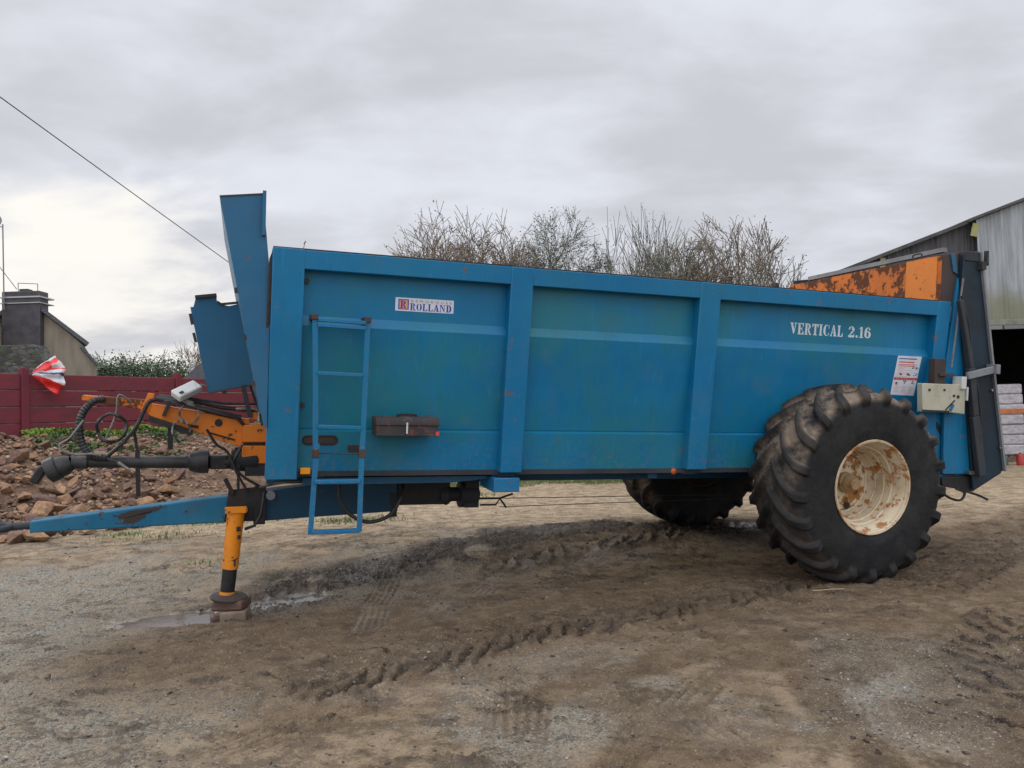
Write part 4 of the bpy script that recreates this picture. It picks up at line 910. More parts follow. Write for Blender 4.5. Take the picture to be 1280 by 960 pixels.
wbo = P(MB().obox((-.545, .84, .548), (.20, .105, .055), WBR), 'junction_box', 'white_plastic', bevel=.012)
P(MB().obox(Vector((-.545, .84, .548)) + WBR @ Vector((-.06, -.02, .028)), (.03, .02, .012), WBR), 'box_plug', 'soot', wbo)
P(MB().tube([(-.455, .86, .60), (-.42, .86, .592), (-.41, .86, .585)], .006, 5).bar((-.62, .83, .50), (-.50, .83, .455), .02, .03), 'box_lead', 'grey_cable', wbo)
def spline(pts, n=8):
    pts = [Vector(p) for p in pts]; q = [pts[0]*2 - pts[1]] + pts + [pts[-1]*2 - pts[-2]]; out = []
    for i in range(1, len(q) - 2):
        for k in range(n):
            t = k / n; a, b, c, d = q[i-1:i+3]; out.append(.5*((2*b)+(c-a)*t+(2*a-5*b+4*c-d)*t*t+(3*b-a-3*c+d)*t**3))
    return out + [pts[-1]]
bh = spline([(-1.10, .92, .475), (-1.167, .9, .455), (-1.225, .9, .385), (-1.252, .9, .291), (-1.24, .9, .177), (-1.20, .9, .091), (-1.145, .9, .058), (-1.05, .9, .05)], 14)
P(MB().tube(bh, [.026 + .0035 * math.sin(i * 1.9) for i in range(len(bh))], 12), 'corrugated_hose', 'black_rubber', smooth=60)
def circ(cx, cz, rx, rz, y, n=28, a0=0, a1=2*math.pi): return [(cx + rx*math.cos(a0+(a1-a0)*k/n), y + .03*math.sin(k*.9), cz + rz*math.sin(a0+(a1-a0)*k/n)) for k in range(n+1)]
P(MB().tube(circ(-1.042, .268, .097, .10, .88), .012, 8).tube(spline([(-.76, .9, .475), (-.80, .89, .463), (-.835, .88, .39), (-.874, .88, .29), (-.95, .88, .18), (-1.02, .88, .105), (-1.07, .88, .06)]), .014, 8), 'looped_hose', 'black_rubber', smooth=60)
P(MB().tube(spline([(-.92, .9, .455), (-1.0, .87, .505), (-1.013, .86, .384), (-1.037, .86, .298), (-1.076, .86, .194)]), .008, 6), 'pale_strap', 'grey_cable', smooth=60)
P(MB().tube(spline([(-1.217, .84, .324), (-1.30, .84, .20), (-1.362, .84, .15), (-1.34, .84, .105), (-1.25, .84, .078), (-1.16, .84, .085), (-1.10, .84, .07)]), .009, 6), 'grey_cable', 'grey_cable', smooth=60)
P(MB().tube(circ(-.525, .378, .066, .072, .83, a0=-1.2, a1=4.4), .008, 6).tube(circ(-.575, .262, .06, .07, .83, a0=-.2, a1=5.2), .008, 6).tube(spline([(-.53, .83, .31), (-.56, .83, .33), (-.60, .83, .33)]), .008, 6), 'cable_coil', 'grey_cable', smooth=60)
P(MB().tube([(-1.06, .83, .05), (-.985, .83, .022)], .010, 6), 'cable_lead', 'black_rubber')
P(MB().tube([(-.99, .83, .024), (-.915, .83, -.030)], .013, 10).tube([(-.925, .83, -.025), (-.885, .83, -.052)], .009, 8), 'plug_connector', 'chrome', smooth=50)
# ---- drive shaft
ps = P(MB().lathe([(0, .040), (.80, .047)], (-1.25, .95, .012), (1, 0, -.005), 20), 'drive_shaft', 'black_plastic', smooth=50)
P(MB().lathe([(0, .050), (.02, .052), (.03, .07), (.10, .088), (.16, .088), (.17, .05)], (-.545, .95, .012), (1, 0, 0), 20), 'shaft_bell', 'black_plastic', ps, smooth=40)
P(MB().obox((-.31, .95, .01), (.13, .10, .10)).lathe([(0, .03), (.11, .055), (.16, .055), (.16, .001)], (-.37, .95, .01), (1, 0, 0), 14).obox((-.19, .95, .03), (.07, .14, .15)), 'shaft_yoke', 'soot', ps, bevel=.01)
P(MB().lathe([(0, .05), (.05, .074), (.12, .074), (.17, .06), (.17, .001)], (-1.30, .93, .01), (-1, 0, -.42), 18).lathe([(0, .045), (.1, .045)], (-1.30, .93, .01), (1, 0, 0), 18).lathe([(0,.04),(.02,.088),(.09,.088),(.1,.05)], (-1.37, .93, -.01), (-1, 0, -.55), 18), 'shaft_joint', 'black_plastic', ps, smooth=40)
P(MB().obox((-1.505, .93, -.075), (.06, .10, .12), Matrix.Rotation(.5, 3, 'Y')), 'shaft_yoke', 'soot', ps, bevel=.012)
P(MB().bar((-.875, .93, .10), (-.86, .93, -.24), .016, .03).bar((-.875, .93, .10), (-.90, .93, .24), .016, .02), 'shaft_support', 'soot', ps)
P(MB().bar((-.655, .93, .33), (-.652, .93, .11), .02, .035), 'boom_prop', 'soot')
P(MB().lathe([(0, .001), (0, .09), (.16, .10), (.2, .08)], (-.20, .95, .03), (1, 0, 0), 18).box(-.12, .03, .87, 1.03, -.09, .0).bar((-.17, .87, .0), (-.165, .87, -.22), .02, .02), 'input_gearbox', 'dark_steel', smooth=40)
P(MB().tube(spline([(-.40, .80, .27), (-.33, .8, .16), (-.25, .8, .10), (-.16, .8, -.06), (.02, .8, -.18)]), .011, 6).tube(spline([(-.15, .82, .15), (-.2, .82, .0), (-.1, .82, -.2)]), .010, 6), 'hydraulic_hose', 'black_rubber', smooth=60)

# ---- ladder
ld = P(MB().bar((.270, -.15, 1.10), (.285, -.15, .72), .012, .034, (1, 0, 0)).bar((.285, -.15, .72), (.300, -.15, .20), .012, .034, (1, 0, 0)), 'ladder', 'blue')
P(MB().bar((.614, -.15, 1.10), (.604, -.15, .18), .012, .034, (1, 0, 0)), 'ladder_rail', 'blue', ld)
P(MB().bar((.307, -.163, .26), (.283, -.163, -.335), .012, .034, (1, 0, 0)), 'ladder_rail', 'blue', ld)
P(MB().bar((.600, -.163, .24), (.600, -.163, -.325), .012, .034, (1, 0, 0)), 'ladder_rail', 'blue', ld)
for z, a, b in ((1.070, .29, .60), (1.035, .29, .60), (.722, .30, .59), (.372, .31, .59)):
    P(MB().bar((a, -.15, z), (b, -.15, z - .006), .05, .024), 'rung', 'blue', ld, bevel=.003)
for z, a, b in ((.012, .302, .592), (-.320, .29, .598)):
    P(MB().bar((a, -.163, z), (b, -.163, z), .05, .026), 'rung', 'blue', ld, bevel=.003)
for x in (.27, .614): P(MB().box(x - .022, x + .022, -.17, .01, 1.07, 1.105), 'ladder_bracket', 'brown_grime', ld, bevel=.003)
for x in (.300, .603): P(MB().box(x - .022, x + .022, -.172, -.135, .165, .225), 'ladder_hinge', 'brown_grime', ld, bevel=.003)
P(MB().box(.525, .60, -.10, -.02, .195, .24), 'ladder_catch', 'rusty_box', ld, bevel=.004)
P(MB().tube([(.305, -.14, .195), (.60, -.14, .19)], .004, 5), 'catch_rod', 'dark_steel', ld)
# ---- long slot in the skirt, toolbox, markers
sl = MB(); n = 12; pts = []
for k in range(n + 1): a = math.pi/2 + math.pi*k/n; pts.append((.262 + .034*math.cos(a), 0, .262 + .034*math.sin(a)))
for k in range(n + 1): a = -math.pi/2 + math.pi*k/n; pts.append((.435 + .034*math.cos(a), 0, .262 + .034*math.sin(a)))
o = P(MB().prism([(x, yl(z, .0715), z) for x, y, z in pts], (0, .0065, 0)), 'hand_slot', 'soot')
P(MB().prism([(.262 + (x-.262)*.86 + .006, yl(z, .070), .262 + (z-.262)*.55) for x, y, z in pts], (0, .003, 0)), 'slot_inner', 'brown_grime', o)
tb = P(MB().box(.695, 1.120, -.16, .03, .312, .385), 'toolbox', 'rusty_box', bevel=.006)
P(MB().prism([(.690, -.168, .385), (.690, -.168, .41), (.690, -.145, .438), (.690, .02, .438), (.690, .02, .385)], (.435, 0, 0)), 'lid', 'rusty_box', tb, bevel=.004)
P(MB().tube(spline([(.855, -.07, .438), (.86, -.07, .453), (.97, -.07, .453), (.975, -.07, .438)], 5), .008, 6), 'handle', 'soot', tb)
P(MB().box(.893, .905, -.172, -.168, .33, .405), 'latch_tape', 'white_plastic', tb)
P(MB().box(1.10, 1.123, -.165, -.161, .318, .345), 'corner_tag', 'text_red', tb)
P(MB().box(.222, .288, .045, .0765, .032, .074), 'side_reflector', 'amber', bevel=.003)
P(MB().lathe([(0, .026), (.02, .024), (.028, .001)], (3.105, yl(.023, .075), .027), (0, -1, 0), 14), 'marker_lamp', 'amber_lamp', smooth=50)
P(MB().box(1.585, 1.785, .0, .35, -.108, -.004), 'skirt_bracket', 'blue', bevel=.006)
P(MB().prism([(.25, .10, .0), (1.56, .10, .0), (1.56, .10, -.02), (1.3, .10, -.045), (.25, .10, -.05)], (0, .10, 0)), 'lower_side_beam', 'blue_dark')
# ---- underneath at the front
P(MB().box(1.055, 1.50, .90, 1.0, -.345, -.10), 'gearbox_arm', 'soot', bevel=.01)
P(MB().lathe([(0, .001), (0, .07), (.06, .09), (.10, .06), (.16, .06), (.17, .11), (.31, .11), (.33, .08), (.36, .001)], (1.42, .95, -.27), (1, 0, 0), 18).box(1.62, 1.74, .86, 1.04, -.37, -.06), 'floor_gearbox', 'dark_steel', smooth=40)
P(MB().tube([(1.76, .95, -.31), (1.95, .95, -.312), (2.07, .95, -.275)], .010, 6).tube([(1.78, .95, -.365), (1.92, .95, -.366), (1.955, .95, -.315), (2.015, .95, -.392)], .009, 6), 'brake_lever', 'dark_steel')
P(MB().tube([(1.90, .95, -.312), (4.3, .95, -.32)], .0035, 5).tube([(1.95, .95, -.385), (4.3, .95, -.36)], .0035, 5), 'brake_rod', 'dark_steel')
P(MB().tube(spline([(.30, .4, -.06), (.505, .4, -.078), (.532, .4, -.189), (.593, .4, -.297), (.718, .4, -.371), (.836, .4, -.362), (.924, .4, -.311), (.985, .4, -.20), (1.02, .5, -.10)]), .014, 8), 'hanging_hose', 'black_rubber', smooth=60)
P(MB().bar((.945, .5, -.18), (.955, .5, -.36), .02, .05), 'hose_bracket', 'soot')
P(MB().tube(spline([(-.02, .5, -.12), (.12, .4, -.075), (.3, .35, -.055), (.5, .3, -.06), (.9, .3, -.075)]), .010, 6), 'hydraulic_hose', 'black_rubber', smooth=60)
# ---- axle
P(MB().box(4.48, 4.64, -.15, 2.05, -.12, .0), 'axle', 'dark_steel', bevel=.01)
P(MB().box(4.25, 4.87, .35, .5, -.16, -.0).box(4.25, 4.87, 1.4, 1.55, -.16, .0), 'axle_mount', 'dark_steel', bevel=.01)

# ---- wheels
def tyre_mesh():
    NT_ = 924; lugs = 21; pitch = 2 * math.pi / lugs
    pr = [(-.250, .352), (-.272, .368), (-.286, .40), (-.298, .45), (-.303, .52), (-.301, .59), (-.294, .645), (-.285, .682), (-.270, .712), (-.245, .733)]
    pr = pr + [(-.2 + .0, .748), (-.14, .758), (-.07, .762), (0, .763)]; pr = pr + [(-a, b) for a, b in pr[-2::-1]]
    # resample
    P_ = np.array(pr); d = np.r_[0, np.cumsum(np.hypot(*np.diff(P_, axis=0).T))]; s = np.linspace(0, d[-1], 96)
    yy = np.interp(s, d, P_[:, 0]); rr = np.interp(s, d, P_[:, 1])
    for _ in range(2): yy[1:-1] = (yy[:-2] + 2*yy[1:-1] + yy[2:]) / 4; rr[1:-1] = (rr[:-2] + 2*rr[1:-1] + rr[2:]) / 4
    ty = np.gradient(yy, s); trr = np.gradient(rr, s); ny, nr = -trr, ty               # outward normal (y, r)
    th = np.linspace(0, 2*math.pi, NT_, endpoint=False); TH, YY = np.meshgrid(th, yy, indexing='ij'); RR = np.broadcast_to(rr, TH.shape)
    t = np.abs(YY) / .285; side = np.where(YY < 0, 0., .5)
    a = .37 * np.clip(1 - (1 - np.clip(t, 0, 1)) ** 1.45, 0, 1)
    ph = ((TH - a) / pitch + side) % 1; dd = np.minimum(ph, 1 - ph) * pitch
    hw = .028 + .012 * np.clip(t, 0, 1)
    hw = hw * (1 + .10 * np.sin(TH * 7 + 1))
    lug = 1 - np.clip((dd - hw) / .027, 0, 1); lug = sst(lug, .05, 1.05)
    # lugs reach a little past the centre line, run down the shoulder and die out on the side wall
    cen = sst(t, .00, .06) * 1.0
    fade = sst(RR, .640, .700)
    Hh = .050 * lug * fade * np.maximum(cen, 0)
    wear = 1 - .08 * vnoise(TH * 9, YY * 12, 5)
    Hh = Hh * wear + (vnoise(TH * 60, YY * 60, 6) - .5) * .0025 * fade
    # moulded rings on the side wall
    ringz = np.exp(-((RR - .665) / .006) ** 2) * .004 + np.exp(-((RR - .455) / .005) ** 2) * .0035
    Hh = Hh + ringz * (t > .9)
    NY = np.broadcast_to(ny, TH.shape); NR = np.broadcast_to(nr, TH.shape)
    Y2 = YY + NY * Hh; R2 = RR + NR * Hh
    flat = np.clip(-(R2 * np.sin(TH)) - .775, 0, 1); 
    X = R2 * np.cos(TH); Z = R2 * np.sin(TH); Z = np.where(Z < -.785, -.785 + (Z + .785) * .25, Z)
    V = np.stack([X, Y2, Z], -1).reshape(-1, 3); n, m = TH.shape
    i, j = np.meshgrid(np.arange(n), np.arange(m - 1), indexing='ij'); i2 = (i + 1) % n
    F = np.stack([i*m+j, i2*m+j, i2*m+j+1, i*m+j+1], -1).reshape(-1, 4)
    return V, F, {'tread': (fade * sst(t * 0 + RR, .66, .72)).ravel(), 'lug': (lug * fade).ravel()}
t = NT('dusty_tractor_tyre'); v = t.obj(); trd = t.attr('tread'); lg = t.attr('lug'); sp = t.sep(v)
rub = t.mix(t.ramp(t.noise(v, 5, 6, .65), .38, .7), (.009, .009, .010), (.024, .023, .022))
side = t.mix(t.math('MULTIPLY', t.ramp(t.noise(v, 2.3, 6, .7, off=4.), .50, .74), .4), rub, (.06, .053, .046))
# dried mud sits between the lugs over the upper half of the tyre
hi = t.ramp(t.math('ADD', t.math('ADD', sp[2], t.math('MULTIPLY', t.noise(v, 2.6, 5, .65), 1.0)), t.math('MULTIPLY', sp[0], -.22)), .40, 1.0)
mudm = t.math('MULTIPLY', t.math('MULTIPLY', trd, t.ramp(t.noise(v, 4.5, 8, .62, off=7.), .36, .60)), t.math('ADD', t.math('MULTIPLY', hi, .9), .22))
mudm = t.math('MULTIPLY', mudm, t.math('SUBTRACT', 1., t.math('MULTIPLY', lg, .85)))
c = t.mix(mudm, side, t.mix(t.noise(v, 20, 5), (.125, .092, .065), (.29, .225, .165)))
t.bump(t.math('ADD', t.math('MULTIPLY', t.noise(v, 24, 6, .7), 1.), t.math('MULTIPLY', t.noise(v, 5, 3), 1.)), .5, .012)
M['tyre'] = t.fin(c, t.math('ADD', t.math('MULTIPLY', mudm, .2), .72), spec=.3)
WC = Vector((4.5583, -.235, -.0373))
V, F, A = tyre_mesh()
def make_wheel():
    w = bpy.data.objects.new('wheel', None); COL.objects.link(w); w.parent = spr; w.location = WC - OFF; w.rotation_euler = (0, .12, .0134)
    npmesh('tyre', V, F[:, ::-1], M['tyre'], A, smooth=True, parent=w)
    rp = [(-.262, .352), (-.270, .372), (-.282, .379), (-.290, .374), (-.286, .360), (-.262, .350), (-.235, .338), (-.20, .322), (-.165, .320), (-.155, .304), (-.10, .302), (-.092, .290), (-.02, .287), (-.012, .278), (.02, .276), (.05, .262), (.055, .236), (.04, .225), (.028, .12), (.028, .001)]
    rim = MB().lathe([(h, r) for h, r in rp], (0, 0, 0), (0, 1, 0), 96).build('rim', M['rim'], w, smooth=35)
    MB().lathe([(.055, .25), (.15, .30), (.25, .345), (.262, .372), (.25, .35), (.14, .29), (.05, .235)], (0, 0, 0), (0, 1, 0), 96).build('rim_back', M['brown_grime'], w, smooth=35)  # inner side of the rim, coloured darker than its face
    hub = MB().lathe([(.026, .085), (-.01, .082), (-.02, .072), (-.06, .068), (-.085, .050), (-.10, .048), (-.10, .001)], (0, 0, 0), (0, 1, 0), 28).build('hub', M['cream_rust'], w, smooth=35)
    for k in range(8):
        a = 2*math.pi*k/8 + .3; cx, cz = .150*math.cos(a), .150*math.sin(a)
        MB().lathe([(.03, .022), (.018, .022), (.018, .014), (-.004, .014), (-.004, .001)], (cx, 0, cz), (0, 1, 0), 6).build('wheel_nut', M['cream_rust'], w)
    for k in range(2):
        a = 1.9 + 3.1*k; MB().lathe([(.028, .03), (.026, .03), (.026, .001)], (.20*math.cos(a), 0, .20*math.sin(a)), (0, 1, 0), 14).build('rim_hole', M['soot'], w)
    MB().lathe([(.03, .06), (.024, .06), (.022, .001)], (-.085, 0, .015), (0, 1, 0), 18).build('dark_gap', M['soot'], w)
    return w
M['cream_rust'] = paint('rusty_hub', (.42, .32, .18), (.30, .20, .10), rust=1.4, dirt=.7, rustc=(.16, .08, .03), dirtc=(.2, .14, .08), rough=.7)
w1 = make_wheel(); w1['label'] = 'near wheel with muddy lugs and rust stained cream rim'
def copy_tree(o, par):
    c = o.copy(); COL.objects.link(c); c.parent = par
    for ch in list(o.children): copy_tree(ch, c)
    return c
w2 = copy_tree(w1, spr); w2.location = Vector((WC.x, 1.9 - WC.y + .02, WC.z)) - OFF; w2.rotation_euler = (0, 1.0, math.pi); w2['label'] = 'far wheel seen dark beneath the body'

# ---- tailgate and spreading hood
tg = P(MB().prism([(5.60, -.072, 1.47), (5.60, 1.90, 1.47), (5.60, 1.90, 1.843), (5.60, 1.5, 1.862), (5.60, -.072, 1.924)], (.05, 0, 0)), 'tailgate', 'orange_rusty', bevel=.003)
P(MB().prism([(5.592, -.070, 1.49), (5.592, .27, 1.49), (5.592, .27, 1.912), (5.592, -.070, 1.924)], (.007, 0, 0)), 'gate_end_plate', 'orange', tg, bevel=.002)
P(MB().bar((5.70, -.05, 1.99), (5.70, 1.7, 1.905), .05, .04), 'gate_top_edge', 'steel_grey', tg)
P(MB().tube(spline([(5.59, .10, 1.92), (5.59, .10, 1.965), (5.59, .19, 1.96), (5.59, .19, 1.915)], 5), .008, 6), 'gate_ring', 'brown_grime', tg)
P(MB().prism([(5.636, -.06, 1.943), (5.858, -.06, 1.976), (5.892, -.06, 1.758), (5.822, -.06, 1.50), (5.65, -.06, 1.50)], (0, .12, 0)), 'gate_corner', 'brown_grime', tg, bevel=.006)
P(MB().prism([(5.745, -.075, 1.955), (5.80, -.075, 1.962), (5.84, -.075, 1.78), (5.785, -.075, 1.80)], (0, .012, 0)), 'pale_patch', 'blue_grey', tg)
P(MB().prism([(5.65, 1.86, 1.90), (6.0, 1.86, 1.95), (6.40, 1.86, .03), (6.06, 1.86, -.14), (5.75, 1.86, .0)], (0, .05, 0)), 'far_cheek', 'cheek', bevel=.006)
ck = P(MB().prism([(5.855, -.115, 1.963), (6.028, -.115, 1.998), (6.222, -.115, 1.032), (6.440, -.115, .029), (6.087, -.115, -.142), (6.06, -.115, .0), (5.945, -.115, .807), (5.835, -.115, 1.55)], (0, .05, 0)), 'near_cheek', 'cheek', bevel=.006)
P(MB().bar((6.032, -.122, 1.985), (6.226, -.122, 1.032), .035, .022, (1, 0, 0)).bar((6.226, -.122, 1.032), (6.444, -.122, .029), .035, .022, (1, 0, 0)), 'cheek_rim', 'steel_grey', ck)
P(MB().box(5.86, 6.04, -.125, -.03, 1.90, 1.985), 'cheek_top', 'dark_steel', ck, bevel=.006)
P(MB().tube([(6.24, -.135, .76), (6.24, -.12, .76)], .012, 8).tube([(6.37, -.135, .24), (6.37, -.12, .24)], .012, 8), 'bright_bolt', 'chrome', ck)
P(MB().bar((6.02, -.14, 1.865), (6.10, -.14, 1.885), .03, .03).bar((6.09, -.14, 1.87), (6.085, -.14, 2.00), .03, .025).box(6.02, 6.07, -.16, -.10, 1.83, 1.90), 'gate_hook', 'dark_steel', ck)
P(MB().prism([(5.79, -.09, 1.45), (5.83, -.09, 1.75), (5.93, -.09, 1.0), (6.04, -.09, .3), (6.07, -.09, .0), (5.75, -.09, .0), (5.72, -.09, .9)], (0, .03, 0)), 'rear_side_plate', 'blue', bevel=.004)
P(MB().bar((5.838, -.13, 1.741), (5.745, -.13, .95), .012, .010, (1, 0, 0)), 'edge_angle', 'steel_grey')
P(MB().bar((5.777, -.16, 1.542), (5.934, -.16, .95), .05, .045, (1, 0, 0)), 'gate_ram', 'dark_steel', bevel=.008)
P(MB().bar((5.934, -.16, .95), (6.006, -.16, .525), .05, .07, (1, 0, 0)).bar((6.006, -.16, .525), (6.114, -.16, -.011), .05, .085, (1, 0, 0)), 'gate_guide', 'dark_steel', bevel=.008)
P(MB().tube(spline([(5.80, -.15, 1.58), (5.87, -.16, 1.40), (5.92, -.17, 1.15), (5.95, -.17, .92), (6.0, -.18, .80), (6.07, -.18, .45), (6.06, -.18, .30)]), .010, 6), 'ram_hose', 'black_rubber', smooth=60)
P(MB().bar((5.866, -.19, .878), (6.19, -.19, .948), .03, .062).box(6.165, 6.21, -.23, -.12, .905, .99), 'cross_bracket', 'steel_grey', bevel=.004)
P(MB().box(5.56, 5.68, -.13, -.06, .80, 1.02).bar((5.60, -.14, .88), (5.76, -.14, .885), .03, .03).bar((5.70, -.14, .98), (5.70, -.14, .79), .02, .02), 'gate_latch', 'brown_grime', bevel=.005)
cr = P(MB().prism([(5.352, -.20, .800), (5.838, -.20, .800), (5.846, -.20, .54), (5.60, -.20, .56), (5.364, -.20, .553)], (0, .06, 0)), 'lamp_board', 'cream', bevel=.006)
P(MB().box(5.42, 5.44, -.206, -.20, .735, .755).box(5.59, 5.607, -.206, -.20, .74, .757).box(5.70, 5.72, -.206, -.20, .69, .71).box(5.745, 5.77, -.206, -.20, .68, .705).bar((5.36, -.203, .565), (5.66, -.203, .56), .006, .018).bar((5.72, -.203, .66), (5.62, -.203, .575), .006, .01), 'board_holes', 'soot', cr)
P(MB().bar((5.705, -.204, .625), (5.672, -.204, .57), .006, .028), 'blue_scrape', 'blue', cr)
P(MB().box(5.775, 5.83, -.22, -.12, .76, .87).box(5.852, 5.868, -.21, -.17, .66, .78), 'white_fitting', 'white_plastic', cr, bevel=.004)
lb = P(MB().prism([(5.50, -.05, .552), (6.02, -.05, .552), (6.10, -.05, -.02), (5.50, -.05, -.045)], (0, .10, 0)), 'rear_skirt', 'blue', bevel=.006)
P(MB().prism([(5.69, -.056, .46), (5.78, -.056, .385), (5.89, -.056, .36), (5.885, -.056, .215), (5.815, -.056, .20), (5.80, -.056, -.01), (5.775, -.056, -.01), (5.775, -.056, .30), (5.69, -.056, .41)], (0, .005, 0)), 'skirt_slot', 'soot', lb)
P(MB().prism([(5.80, -.058, .20), (5.90, -.058, .20), (5.93, -.058, -.02), (5.80, -.058, -.02)], (0, .007, 0)), 'grime_patch', 'brown_grime', lb)
P(MB().tube([(5.84, -.07, .30), (5.84, -.05, .30)], .014, 10), 'slot_bolt', 'chrome', lb)
P(MB().prism([(5.74, -.08, -.03), (6.08, -.08, -.02), (6.46, -.08, .045), (6.46, -.08, -.0), (6.12, -.08, -.165), (5.76, -.08, -.11)], (0, 1.9, 0)), 'hood_floor', 'soot', bevel=.006)
P(MB().box(6.00, 6.09, -.14, -.09, .0, .03), 'spring_clip', 'chrome')
P(MB().tube(spline([(5.70, -.05, -.10), (5.80, -.10, -.20), (5.95, -.10, -.235), (6.0, -.10, -.17), (5.90, -.10, -.13), (6.15, -.10, -.19), (6.28, -.10, -.235)]), .011, 6), 'dangling_hose', 'black_rubber', smooth=60)
for i, y in enumerate((.55, 1.35)):
    b = P(MB().tube([(5.98, y, .0), (5.98, y, 1.9)], .09, 14), 'vertical_beater', 'dark_steel')
    for k in range(9):
        a = k * .9; P(MB().bar((5.98, y, .15 + k*.2), (5.98 + .22*math.cos(a), y + .22*math.sin(a), .15 + k*.2), .06, .015), 'beater_blade', 'steel_grey', b)

# ---------------------------------------------------------------- lettering
def arc(cx, cy, rx, ry, a0, a1, n=14): return [(cx + rx*math.cos(R_(a0+(a1-a0)*k/n)), cy + ry*math.sin(R_(a0+(a1-a0)*k/n))) for k in range(n+1)]
def band(o, i): return o + i[::-1]
def rc(a, b, c, d): return [(a, c), (b, c), (b, d), (a, d)]
GL = {
 'V': (.90, [[(.06,.93),(.34,.93),(.53,.28),(.47,0),(.42,0)], [(.64,.93),(.74,.93),(.53,.02),(.50,.2)], rc(0,.40,.93,1), rc(.55,.86,.93,1)]),
 'E': (.84, [rc(.10,.34,.07,.93), rc(0,.78,0,.07), rc(0,.76,.93,1), [(.58,.07),(.78,.07),(.78,.30),(.72,.30)], [(.58,.93),(.76,.93),(.76,.70),(.70,.70)], rc(.34,.52,.47,.54), rc(.52,.58,.34,.67)]),
 'R': (.92, [rc(.10,.34,.07,.93), rc(0,.42,0,.07), rc(0,.42,.93,1), band(arc(.42,.74,.34,.26,90,-90), arc(.42,.74,.10,.19,90,-90)), [(.40,.47),(.58,.47),(.76,.12),(.86,.07),(.86,0),(.62,0)]]),
 'T': (.84, [rc(.28,.52,.07,.93), rc(.17,.63,0,.07), rc(0,.80,.93,1), [(0,.93),(.20,.93),(.07,.70),(0,.70)], [(.80,.93),(.60,.93),(.73,.70),(.80,.70)]]),
 'I': (.50, [rc(.10,.34,.07,.93), rc(0,.44,0,.07), rc(0,.44,.93,1)]),
 'C': (.84, [band(arc(.42,.5,.42,.50,58,300), arc(.45,.5,.17,.44,62,298)), rc(.70,.77,.64,.98), [(.64,.12),(.72,.28),(.79,.28),(.74,.08)]]),
 'A': (.90, [[(.38,1),(.52,1),(.80,.07),(.52,.07)], [(.38,.98),(.43,.80),(.20,.07),(.10,.07)], rc(0,.28,0,.07), rc(.44,.88,0,.07), rc(.24,.55,.28,.34)]),
 'L': (.80, [rc(.10,.34,.07,.93), rc(0,.74,0,.07), rc(0,.44,.93,1), [(.56,.07),(.74,.07),(.74,.34),(.68,.34)]]),
 'O': (.88, [band(arc(.38,.5,.38,.5,100,260), arc(.38,.5,.12,.44,100,260)), band(arc(.46,.5,.38,.5,-80,80), arc(.46,.5,.12,.44,-80,80))]),
 'N': (.96, [rc(.10,.18,.07,.93), rc(0,.30,0,.07), [(0,.93),(0,1),(.30,1),(.76,.25),(.76,0),(.70,0),(.18,.86),(.18,.93)], rc(.72,.79,.2,.93), rc(.60,.90,.93,1)]),
 'D': (.92, [rc(.10,.34,.07,.93), rc(0,.36,0,.07), rc(0,.36,.93,1), band(arc(.38,.5,.46,.5,90,-90), arc(.38,.5,.18,.43,90,-90))]),
 '2': (.76, [band(arc(.34,.70,.34,.30,-20,180), arc(.30,.70,.10,.25,-10,180)), [(.66,.60),(.44,.60),(.0,.10),(.0,0),(.12,.12)], rc(0,.68,0,.20), rc(.62,.68,.20,.34)]),
 '.': (.34, [arc(.13,.11,.12,.12,0,340)]),
 '1': (.52, [rc(.14,.36,.07,1), rc(0,.48,0,.07), [(.02,.78),(.14,.82),(.14,1),(.10,.93),(.02,.86)]]),
 '6': (.80, [band(arc(.37,.33,.37,.33,0,360,24), arc(.37,.33,.12,.25,0,360,24)), band(arc(.45,.5,.45,.50,80,190), arc(.52,.5,.28,.44,80,190)), arc(.58,.82,.10,.10,0,340)]),
 ' ': (.42, []),
}
def word(s, x0, z0, w, h, yfun, gap=.07, stencil=.03):
    """letters as thin plates standing on the panel"""
    tot = sum(GL[c][0] + gap for c in s) - gap; k = w / tot; m = MB(); x = x0; i = 0
    for c in s:
        for poly in GL[c][1]:
            i += 1; dd = .0008 + .00012 * (i % 6)
            m.prism([(x + px * k, yfun(z0 + pz * h) - dd, z0 + pz * h) for px, pz in poly], (0, dd * .9, 0))
        x += (GL[c][0] + gap) * k
    return m
up = lambda z: yl(z, .085 + (z - 1.10) * .0441)    # the flat sheet above the stripe
P(word('VERTICAL', 4.118, 1.170, .545, .094, up), 'lettering', 'text_white')
P(word('2.16', 4.718, 1.170, .245, .094, up), 'lettering', 'text_white')
def plate(x0, x1, z0, z1, f, d0, d1): return MB().prism([(x0, f(z0) - d0, z0), (x1, f(z0) - d0, z0), (x1, f(z1) - d0, z1), (x0, f(z1) - d0, z1)], (0, d0 - d1, 0))
lg_ = P(plate(.822, 1.238, 1.170, 1.262, up, .0015, .0), 'maker_sign', 'sticker_white')
upp = lambda z: up(z) - .0016
P(plate(.842, .916, 1.180, 1.252, upp, .0006, .0), 'emblem_border', 'text_blue', lg_)
P(plate(.850, .908, 1.186, 1.246, upp, .0014, .0006), 'emblem_fill', 'text_orange', lg_)
upr = lambda z: up(z) - .0030
P(word('R', .856, 1.190, .044, .052, upr), 'emblem_letter', 'text_blue', lg_)
P(word('ROLLAND', .925, 1.177, .300, .050, upp), 'lettering', 'text_blue', lg_)
cu = bpy.data.curves.new('small_words', 'FONT'); cu.body = 'REMORQUES'; cu.size = .024; cu.space_character = 1.75; cu.extrude = .0004
to = bpy.data.objects.new('tmp', cu); COL.objects.link(to); dg = bpy.context.evaluated_depsgraph_get(); me = bpy.data.meshes.new_from_object(to.evaluated_get(dg)); bpy.data.objects.remove(to)
wdt = max(v.co.x for v in me.vertices); 
